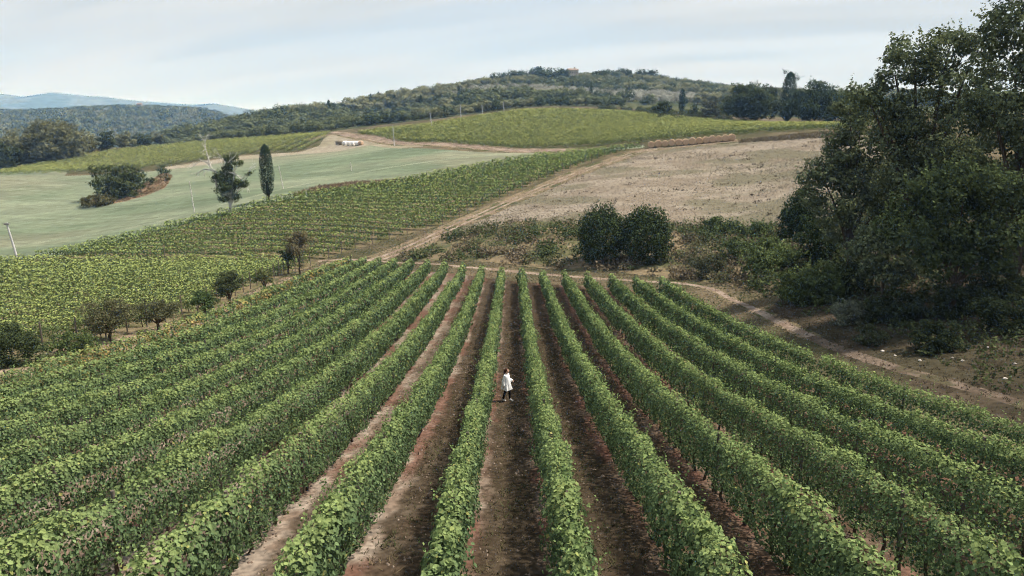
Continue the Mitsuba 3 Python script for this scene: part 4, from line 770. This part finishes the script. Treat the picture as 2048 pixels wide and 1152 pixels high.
    tufts('ditch_weeds', P, rng.uniform(.4, 1.1, len(P)), np.full(len(P), .14), col, rng, 4, 'brown dead weeds along the ditch behind the middle vineyard', 'dead weeds')
    edge = poly_px([(1480, 281), (1640, 266), (1760, 261), (1760, 269), (1640, 276), (1480, 286)])
    P = spread(edge, 2200, rng); col = lerp((.14, .12, .075), (.25, .21, .15), rng.random(len(P)))
    tufts('field_edge_weeds', P, rng.uniform(.25, .75, len(P)), np.full(len(P), .12), col, rng, 4, 'brown weeds along the upper edge of the dry field', 'dead weeds')
    P = spread(redbank_zone, 900, rng); col = lerp((.26, .175, .115), (.16, .14, .08), rng.random(len(P)))
    tufts('bank_grass', P, rng.uniform(.2, .6, len(P)), np.full(len(P), .13), col, rng, 4, 'dry reddish grass on the bank round the bushes', 'dry grass')
    lv = Leaves(); P = spread(poly_px([(1330, 244), (1460, 244), (1460, 226), (1400, 230), (1300, 222), (1200, 216), (1200, 222), (1300, 234)]), 130, rng)
    for p in P: fill_crown(lv, [(p + np.array([0, 0, .8]), rng.uniform(1.0, 2.0))], rng, .5, .9, (.03, .042, .02), (.10, .115, .055))
    put('hedge_scrub', lv.ply(), label='low dark scrub along the top edge of the crest vineyard', cat='scrub', kind='stuff')
ground_cover()
def stones():
    rng = np.random.default_rng(9)
    for i, (px, py, s) in enumerate([(1765, 703, .16), (1790, 712, .12), (1840, 722, .14), (1925, 722, .12), (1972, 696, .2), (2010, 758, .15), (2030, 728, .12), (1745, 682, .14), (1905, 716, .10)]):
        b = pix(px, py); s *= .6; m = trimesh.creation.icosphere(2, s); m.vertices *= 1 + .5 * (meshkit.fbm(m.vertices / s * 1.4 + i * 9, 3, 1)[:, None] - .5); m.vertices *= [1.3, 1, .7]
        m.apply_translation(b + np.array([0, 0, .3 * s])); put('stone', mikit.ply(m, 'mat_stone', smooth=40), label='pale stone lying at the foot of the woodland bank', cat='stone', group='stones at the woodland edge')
scene['mat_stone'] = two_tone((.34, .31, .28), (.52, .49, .45), 6.0, gs=30)
stones()

# ------------------------------------------------------------------ hay bales, poles, houses
def straw(a, b): return diffuse(mikit.proc(lambda p, n, uv: mikit.mix(a, b, mikit.fbm(p.x * 5 + p.z * 3, p.z * 14, p.y * 5, octaves=4))))
scene['mat_straw'] = straw((.30, .20, .125), (.60, .45, .32)); scene['mat_old_straw'] = straw((.10, .085, .06), (.27, .23, .17))
scene['mat_wrap'] = {'type': 'twosided', 'bsdf': {'type': 'principled', 'base_color': mikit.proc(lambda p, n, uv: mikit.mix((.58, .56, .55), (.82, .81, .81), mikit.fbm(p.x * 2, p.y * 2, p.z * 2, octaves=3))), 'roughness': .45}}
def bale_mesh(r, w, seed):
    prof = np.array([[0, -w / 2], [r * .80, -w / 2], [r * .94, -w / 2 + .04], [r, -w / 2 + .14], [r, 0], [r, w / 2 - .14], [r * .94, w / 2 - .04], [r * .80, w / 2], [0, w / 2]])
    m = trimesh.creation.revolve(prof, sections=28); m = m.subdivide(); v = m.vertices; v = v * (1 + .07 * (meshkit.fbm(v * 2.6 + seed * 7, 3, 2)[:, None] - .5)); v[:, 1] *= np.where(v[:, 1] < 0, .94, 1)
    return trimesh.Trimesh(v[:, [0, 2, 1]], m.faces[:, ::-1], process=False)   # axis along y
def bale(px, py, d, rot, label, group, seed, mat='mat_straw'):
    b = pix(px, py); m = bale_mesh(d / 2, 1.25, seed); m.apply_transform(trimesh.transformations.rotation_matrix(rot, [0, 0, 1])); m.apply_translation(b + np.array([0, 0, d / 2 - .10]))
    put('hay_bale', mikit.ply(m, mat, smooth=40), label=label, cat='hay bale', group=group)
NTH = ['first', 'second', 'third', 'fourth', 'fifth', 'sixth', 'seventh', 'eighth', 'ninth', 'tenth', 'eleventh', 'twelfth', 'thirteenth']
for i, (px, py) in enumerate([(1302, 295.5), (1316, 294), (1330, 293), (1343, 292), (1357, 291), (1371, 290), (1384, 289), (1398, 287.5), (1411, 286), (1424, 285), (1437, 283.5), (1450, 282.5), (1463, 281.5)]):
    bale(px, py, 1.65 + .1 * math.sin(i * 2.3), -.15 + .1 * math.sin(i * 1.7), ('leftmost round straw bale of the row above the dry field' if i == 0 else 'rightmost round straw bale of the row above the dry field' if i == 12 else f'{NTH[i]} round straw bale from the left in the row above the dry field'), 'straw bales above the dry field', i)
PILE = ['brown weathered bale, leftmost of the wrapped bale stack', 'brown weathered bale, second from the left of the stack', 'white wrapped bale beside the brown ones', 'white wrapped bale in the middle of the stack', 'white wrapped bale right of the middle of the stack', 'white wrapped bale next to the right end of the stack', 'pale bale at the right end of the stack']
for i, (px, py) in enumerate([(676, 289), (682, 289.8), (690, 290.2), (698, 290.8), (706, 291.2), (714, 291), (722, 290)]):
    bale(px, py, 1.55, 1.3 + .2 * math.sin(i * 3), PILE[i], 'bales stacked by the upper track', 30 + i, 'mat_old_straw' if i < 2 else 'mat_straw' if i == 6 else 'mat_wrap')
scene['mat_concrete'] = diffuse(bark_color((.42, .42, .42), (.60, .60, .59), 3.0))
scene['mat_metal'] = {'type': 'twosided', 'bsdf': {'type': 'principled', 'base_color': rgb(.30, .30, .30), 'metallic': .6, 'roughness': .5}}
def pole(px, py, tx, ty, r_px, label, group=None, name='utility_pole', mat='mat_concrete', cat='pole', arm=True):
    b = pix(px, py); s = px_scale(b); t = b + np.array([(tx - px) * s, 0, (py - ty) * s * 1.03]); r = r_px * s
    k = put(name, None, label=label, cat=cat, group=group)
    put('shaft', mikit.ply(tube(np.array([b - [0, 0, .3], (b + t) / 2, t]), [r * 1.25, r, r * .8], 8), mat, smooth=60), k)
    if arm: put('cap', mikit.ply(trimesh.creation.box([5 * r, 1.6 * r, 1.6 * r], T4(t - np.array([0, 0, .2]))), 'mat_metal'), k)
def T4(o): m = np.eye(4); m[:3, 3] = o; return m
pole(38, 527, 26, 448, 2.0, 'tall white concrete pole leaning left, at the left edge of the pale field')
pole(864, 256, 861, 229, .8, 'leftmost of the four poles on the edge of the crest vineyard')
pole(922, 240, 921, 212, .8, 'second from the left of the four poles on the crest edge')
pole(966, 232, 964, 213, .7, 'third from the left of the four poles on the crest edge')
pole(1008, 228, 1007, 206, .7, 'rightmost of the four poles on the crest edge')
pole(789, 292, 787, 254, .7, 'thin grey pole by the bend of the upper track')
pole(703, 341, 702, 326, .6, 'short thin pole in the middle of the pale field', name='field_stake', mat='mat_pale_wood', cat='stake', arm=False)
pole(567, 378, 561, 335, .7, 'thin tall pole right of the lone cypress', name='field_stake', mat='mat_pale_wood', cat='stake', arm=False)
pole(389, 424, 385, 366, .8, 'thin bent dead sapling left of the half-dead tree', name='field_stake', mat='mat_pale_wood', cat='stake', arm=False)
pole(614, 401, 613, 383, .7, 'short pale stake in front of the brown ditch weeds', name='field_stake', mat='mat_pale_wood', cat='stake', arm=False)
pole(21, 529, 21, 521, .8, 'short pale stake left of the leaning concrete pole', name='field_stake', mat='mat_pale_wood', cat='stake', arm=False)
pole(70, 527, 69, 517, .8, 'short pale stake right of the leaning concrete pole', name='field_stake', mat='mat_pale_wood', cat='stake', arm=False)
scene['mat_plaster'] = two_tone((.42, .36, .29), (.52, .46, .38), .8); scene['mat_roof'] = straw((.20, .14, .105), (.32, .235, .18)); scene['mat_window'] = diffuse(rgb(.05, .05, .055))
def house(x, y, z, w, d, h, rot, label):
    k = put('house', None, label=label, cat='house'); R = trimesh.transformations.rotation_matrix(rot, [0, 0, 1], [0, 0, 0]); R[:3, 3] = (x, y, z)
    def p(name, m, mat, par=k, **kw): m.apply_transform(R); return put(name, mikit.ply(m, mat), par, **kw)
    p('wall', trimesh.creation.box([w, d, h + 6], T4([0, 0, h / 2 - 3])), 'mat_plaster')
    e = .5; v = np.array([[-w/2-e, -d/2-e, h], [w/2+e, -d/2-e, h], [w/2+e, d/2+e, h], [-w/2-e, d/2+e, h], [-w/2-e, 0, h + .2*d], [w/2+e, 0, h + .2*d]]); f = np.array([[0, 1, 5], [0, 5, 4], [2, 3, 4], [2, 4, 5], [1, 2, 5], [3, 0, 4], [0, 3, 2], [0, 2, 1]])
    rk = p('roof', trimesh.Trimesh(v, f, process=False), 'mat_roof')
    p('chimney', trimesh.creation.box([.9, .9, 1.6], T4([w * .25, .0, h + .2 * d + .5])), 'mat_plaster', rk)
    for zz in (h * .28, h * .70):
        for xx in np.linspace(-w * .36, w * .36, 4): p('window', trimesh.creation.box([.9, .12, 1.3], T4([xx, -d / 2, zz])), 'mat_window')
b = pix(1143, 162); house(b[0], b[1] - 6, b[2] + 1.6, 9.0, 7, 7.5, .35, 'beige house with a tiled roof among the hilltop trees')
house(-712, 1440, float(ground(-712, 1440)) + 3.5, 9, 8, 9.0, .3, 'small pale house among the trees on the far left ridge')

# ------------------------------------------------------------------ the walking person
def bones(chain, seg=20):
    ms = []
    for p, r, q, s in chain:
        a = manifold3d.Manifold.sphere(r, seg).translate(tuple(map(float, p))); b = manifold3d.Manifold.sphere(s, seg).translate(tuple(map(float, q)))
        ms.append(manifold3d.Manifold.batch_hull([a, b]))
    return manifold3d.Manifold.batch_boolean(ms, manifold3d.OpType.Add)
def to_tri(m, length, it=6):
    m = m.refine_to_length(length).to_mesh(); t = trimesh.Trimesh(m.vert_properties[:, :3], m.tri_verts, process=True)
    trimesh.smoothing.filter_taubin(t, .5, .53, it); return t
def person(x, y, rot):
    z = float(ground(x, y)) + float(micro(np.array([x]), np.array([y]))[0]) + .01
    k = put('person', None, label='person in loose white shirt and dark leggings walking between two vine rows', cat='person')
    R = trimesh.transformations.rotation_matrix(rot, [0, 0, 1]); R[:3, 3] = (x, y, z)
    def add(name, m, mat, **kw): m.apply_transform(R); put(name, mikit.ply(m, mat, smooth=True), k, **kw)
    J = dict(hipR=(0, -.085, .90), kneeR=(-.03, -.095, .49), ankR=(-.15, -.10, .10), hipL=(0, .085, .90), kneeL=(.13, .09, .50), ankL=(.14, .09, .09), sR=(-.01, -.165, 1.365), eR=(-.07, -.225, 1.08), wR=(-.03, -.235, .84), sL=(-.01, .165, 1.365), eL=(.03, .215, 1.09), wL=(.24, .15, 1.05))
    ch = [(J['hipR'], .092, J['kneeR'], .056), (J['kneeR'], .056, J['ankR'], .036), (J['hipL'], .092, J['kneeL'], .056), (J['kneeL'], .056, J['ankL'], .036), (J['ankR'], .036, (-.03, -.10, .05), .03), (J['ankL'], .036, (.26, .09, .035), .03),
          ((0, -.06, .95), .11, (0, .06, .95), .11), ((0, 0, .95), .125, (0, 0, 1.12), .105), ((0, 0, 1.12), .105, (0, -.05, 1.28), .105), ((0, 0, 1.12), .105, (0, .05, 1.28), .105), ((0, -.05, 1.28), .105, (0, .05, 1.28), .105),
          (J['sR'], .052, (0, 0, 1.38), .06), (J['sL'], .052, (0, 0, 1.38), .06), (J['sR'], .05, J['eR'], .038), (J['eR'], .038, J['wR'], .026), (J['sL'], .05, J['eL'], .038), (J['eL'], .038, J['wL'], .026), ((0, 0, 1.36), .062, (.012, 0, 1.49), .05)]
    def hand(w, d, side, up):
        w, d, side, up = (np.array(v, float) for v in (w, d, side, up)); out = [(w, .024, w + d * .045 + side * .018, .020), (w, .024, w + d * .045 - side * .018, .020), (w + d * .045 + side * .018, .019, w + d * .085 + side * .028, .0125), (w + d * .045 - side * .018, .019, w + d * .085 - side * .026, .0125), (w + d * .085 + side * .028, .0125, w + d * .085 - side * .026, .0125)]
        for o, L, c in ((.030, .062, .3), (.010, .074, .36), (-.010, .070, .42), (-.028, .054, .5)):
            a = w + d * .085 + side * o; b = a + (d - up * c) * L * .5; e = b + (d * .8 - up * c * 1.8) * L * .5; out += [(a, .0095, b, .0085), (b, .0085, e, .0072)]
        a = w + d * .03 + side * .026; b = a + (d * .6 + side * .8) * .034; return out + [(a, .012, b, .010), (b, .010, b + d * .028 + side * .006, .0085)]
    ch += hand(J['wR'], (.10, .02, -.99), (1, 0, .1), (0, -1, 0)) + hand(J['wL'], (.95, -.25, -.05), (0, .2, 1), (.2, .97, 0))
    body = to_tri(bones(ch, 10), .03, 5)
    h = trimesh.creation.icosphere(3, 1.0); v = h.vertices.copy()                     # head: face towards +x
    v = v * [.095, .076, .118]; v[:, 0] += np.where(v[:, 2] < 0, .012, 0); v[:, 1] *= 1 - .25 * smooth01(0, -.11, v[:, 2])
    g = lambda cx, cy, cz, s, a: a * np.exp(-(((v[:, 0] - cx) ** 2 + (v[:, 1] - cy) ** 2 + (v[:, 2] - cz) ** 2) / s ** 2))
    v[:, 0] += g(.098, 0, -.012, .016, .024) + g(.10, 0, .018, .014, .010) + g(.085, 0, -.095, .03, .010) + g(.1, 0, -.050, .014, .007) - g(.09, .03, .012, .015, .010) - g(.09, -.03, .012, .015, .010) - g(.095, 0, -.036, .012, .004)
    for sgn in (1, -1): v[:, 1] += sgn * g(-.005, sgn * .076, -.005, .020, .016)
    h.vertices = v @ trimesh.transformations.rotation_matrix(-.15, [0, 1, 0])[:3, :3] + np.array([.025, 0, 1.575])
    body = trimesh.util.concatenate([body, h]); add('body', body, 'mat_skin')
    for sgn in (1, -1):
        e = trimesh.creation.icosphere(2, .012); e.apply_translation([.105, sgn * .031, 1.583]); add('eye', e, 'mat_eye')
    lips = trimesh.creation.icosphere(2, .01); lips.vertices *= [.6, 1.9, .6]; lips.apply_translation([.118, 0, 1.530]); add('mouth', lips, 'mat_lips')
    hair = trimesh.creation.icosphere(3, 1.0); v = hair.vertices * [.108, .090, .125]; keep = v[:, 0] < .055 - .55 * np.maximum(0, -v[:, 2] + .02) + .35 * np.maximum(v[:, 2] - .03, 0)
    v[~keep] *= .86; v += .006 * (meshkit.noise(v * [60, 60, 12], 3)[:, None] - .5); hair.vertices = v + np.array([.012, 0, 1.592])
    tail = to_tri(bones([((-.09, 0, 1.60), .035, (-.13, 0, 1.52), .042), ((-.13, 0, 1.52), .042, (-.12, -.01, 1.38), .03), ((-.12, -.01, 1.38), .03, (-.115, -.01, 1.30), .012)], 14), .02, 4)
    add('hair', trimesh.util.concatenate([hair, tail]), 'mat_hair')
    # loose shirt: a flared tube with folds, and two sleeves
    zs = np.array([1.445, 1.42, 1.385, 1.33, 1.24, 1.12, 1.0, .88, .78, .70, .655]); rx = np.array([.060, .072, .098, .128, .150, .170, .195, .222, .248, .268, .276]); ry = np.array([.066, .098, .168, .205, .205, .205, .212, .228, .246, .262, .268])
    m = 56; a = np.linspace(0, 2 * np.pi, m, endpoint=False); V = []
    for zz, ax, ay in zip(zs, rx, ry):
        fold = 1 + (.09 * np.sin(5 * a + 2 * zz) + .05 * np.sin(11 * a + 1.0)) * smooth01(1.25, .7, zz); V.append(np.column_stack([ax * fold * np.cos(a) + .012 * (1.4 - zz), ay * fold * np.sin(a), 0 * a + zz + (.03 * np.sin(2 * a + .6) if zz < .7 else 0) - (.07 * np.exp(-(((a + np.pi) % (2 * np.pi) - np.pi) / .35) ** 2) if zz > 1.41 else 0)]))
    V = np.vstack(V); i, j = np.meshgrid(np.arange(len(zs) - 1), np.arange(m), indexing='ij'); q = np.stack([i * m + j, (i + 1) * m + j, (i + 1) * m + (j + 1) % m, i * m + (j + 1) % m], -1).reshape(-1, 4)
    f = np.vstack([q[:, [0, 1, 2]], q[:, [0, 2, 3]]]); shirt = trimesh.Trimesh(V, f, process=False)
    sl = [to_tri(bones([(J[s], .070, J[e], .072), (J[e], .072, np.array(J[e]) * .22 + np.array(J[w]) * .78, .078)], 18), .03, 4) for s, e, w in (('sR', 'eR', 'wR'), ('sL', 'eL', 'wL'))]
    add('shirt', trimesh.util.concatenate([shirt, *sl]), 'mat_shirt')
    leg = bones([((0, -.05, .90), .118, (0, .05, .90), .118), (J['hipR'], .104, J['kneeR'], .066), (J['kneeR'], .066, J['ankR'], .046), (J['hipL'], .104, J['kneeL'], .066), (J['kneeL'], .066, J['ankL'], .046)], 18)
    add('leggings', to_tri(leg, .03, 4), 'mat_leggings')
    for an, tip in ((J['ankR'], (-.01, -.10, .052)), (J['ankL'], (.30, .09, .040))):
        hl = (an[0] - .045, an[1], .05 if an[0] > 0 else .075); s = bones([(hl, .042, tip, .040), ((an[0], an[1], an[2] + .01), .05, hl, .042), ((an[0], an[1], an[2] + .01), .05, ((an[0] + tip[0]) / 2, tip[1], .055), .045)], 16); s = to_tri(s, .02, 4); s.vertices[:, 2] = np.maximum(s.vertices[:, 2], .0 if an[0] > 0 else .012); add('shoe', s, 'mat_shoe')
scene['mat_skin'] = {'type': 'principled', 'base_color': rgb(.48, .29, .21), 'roughness': .55}; scene['mat_eye'] = diffuse(rgb(.06, .045, .04)); scene['mat_lips'] = diffuse(rgb(.42, .16, .14))
scene['mat_hair'] = diffuse(bark_color((.035, .018, .012), (.10, .05, .035), 40.0)); scene['mat_shirt'] = diffuse(mikit.proc(lambda p, n, uv: mikit.mix((.74, .76, .78), (.84, .85, .86), mikit.noise(p.x * 14, p.y * 14, p.z * 14))))
scene['mat_leggings'] = diffuse(rgb(.022, .02, .022)); scene['mat_shoe'] = diffuse(rgb(.70, .69, .67))
pp = pix(1013, 802); person(pp[0], pp[1], -.45)

# ------------------------------------------------------------------ the air
scene['haze_air'] = {'type': 'homogeneous', 'albedo': rgb(.96, .97, .985), 'sigma_t': {'type': 'rgb', 'value': [0.48e-4, 0.9e-4, 1.65e-4]}}
scene['haze'] = {'type': 'cube', 'to_world': T().translate([0, 10000, 115]).scale([16500, 12500, 180]), 'bsdf': {'type': 'null'}, 'interior': {'type': 'ref', 'id': 'haze_air'}}
scene['camera']['medium'] = {'type': 'ref', 'id': 'haze_air'}
tag('haze', 'pale blue summer haze over the far ridge and mountains', 'haze', kind='stuff')
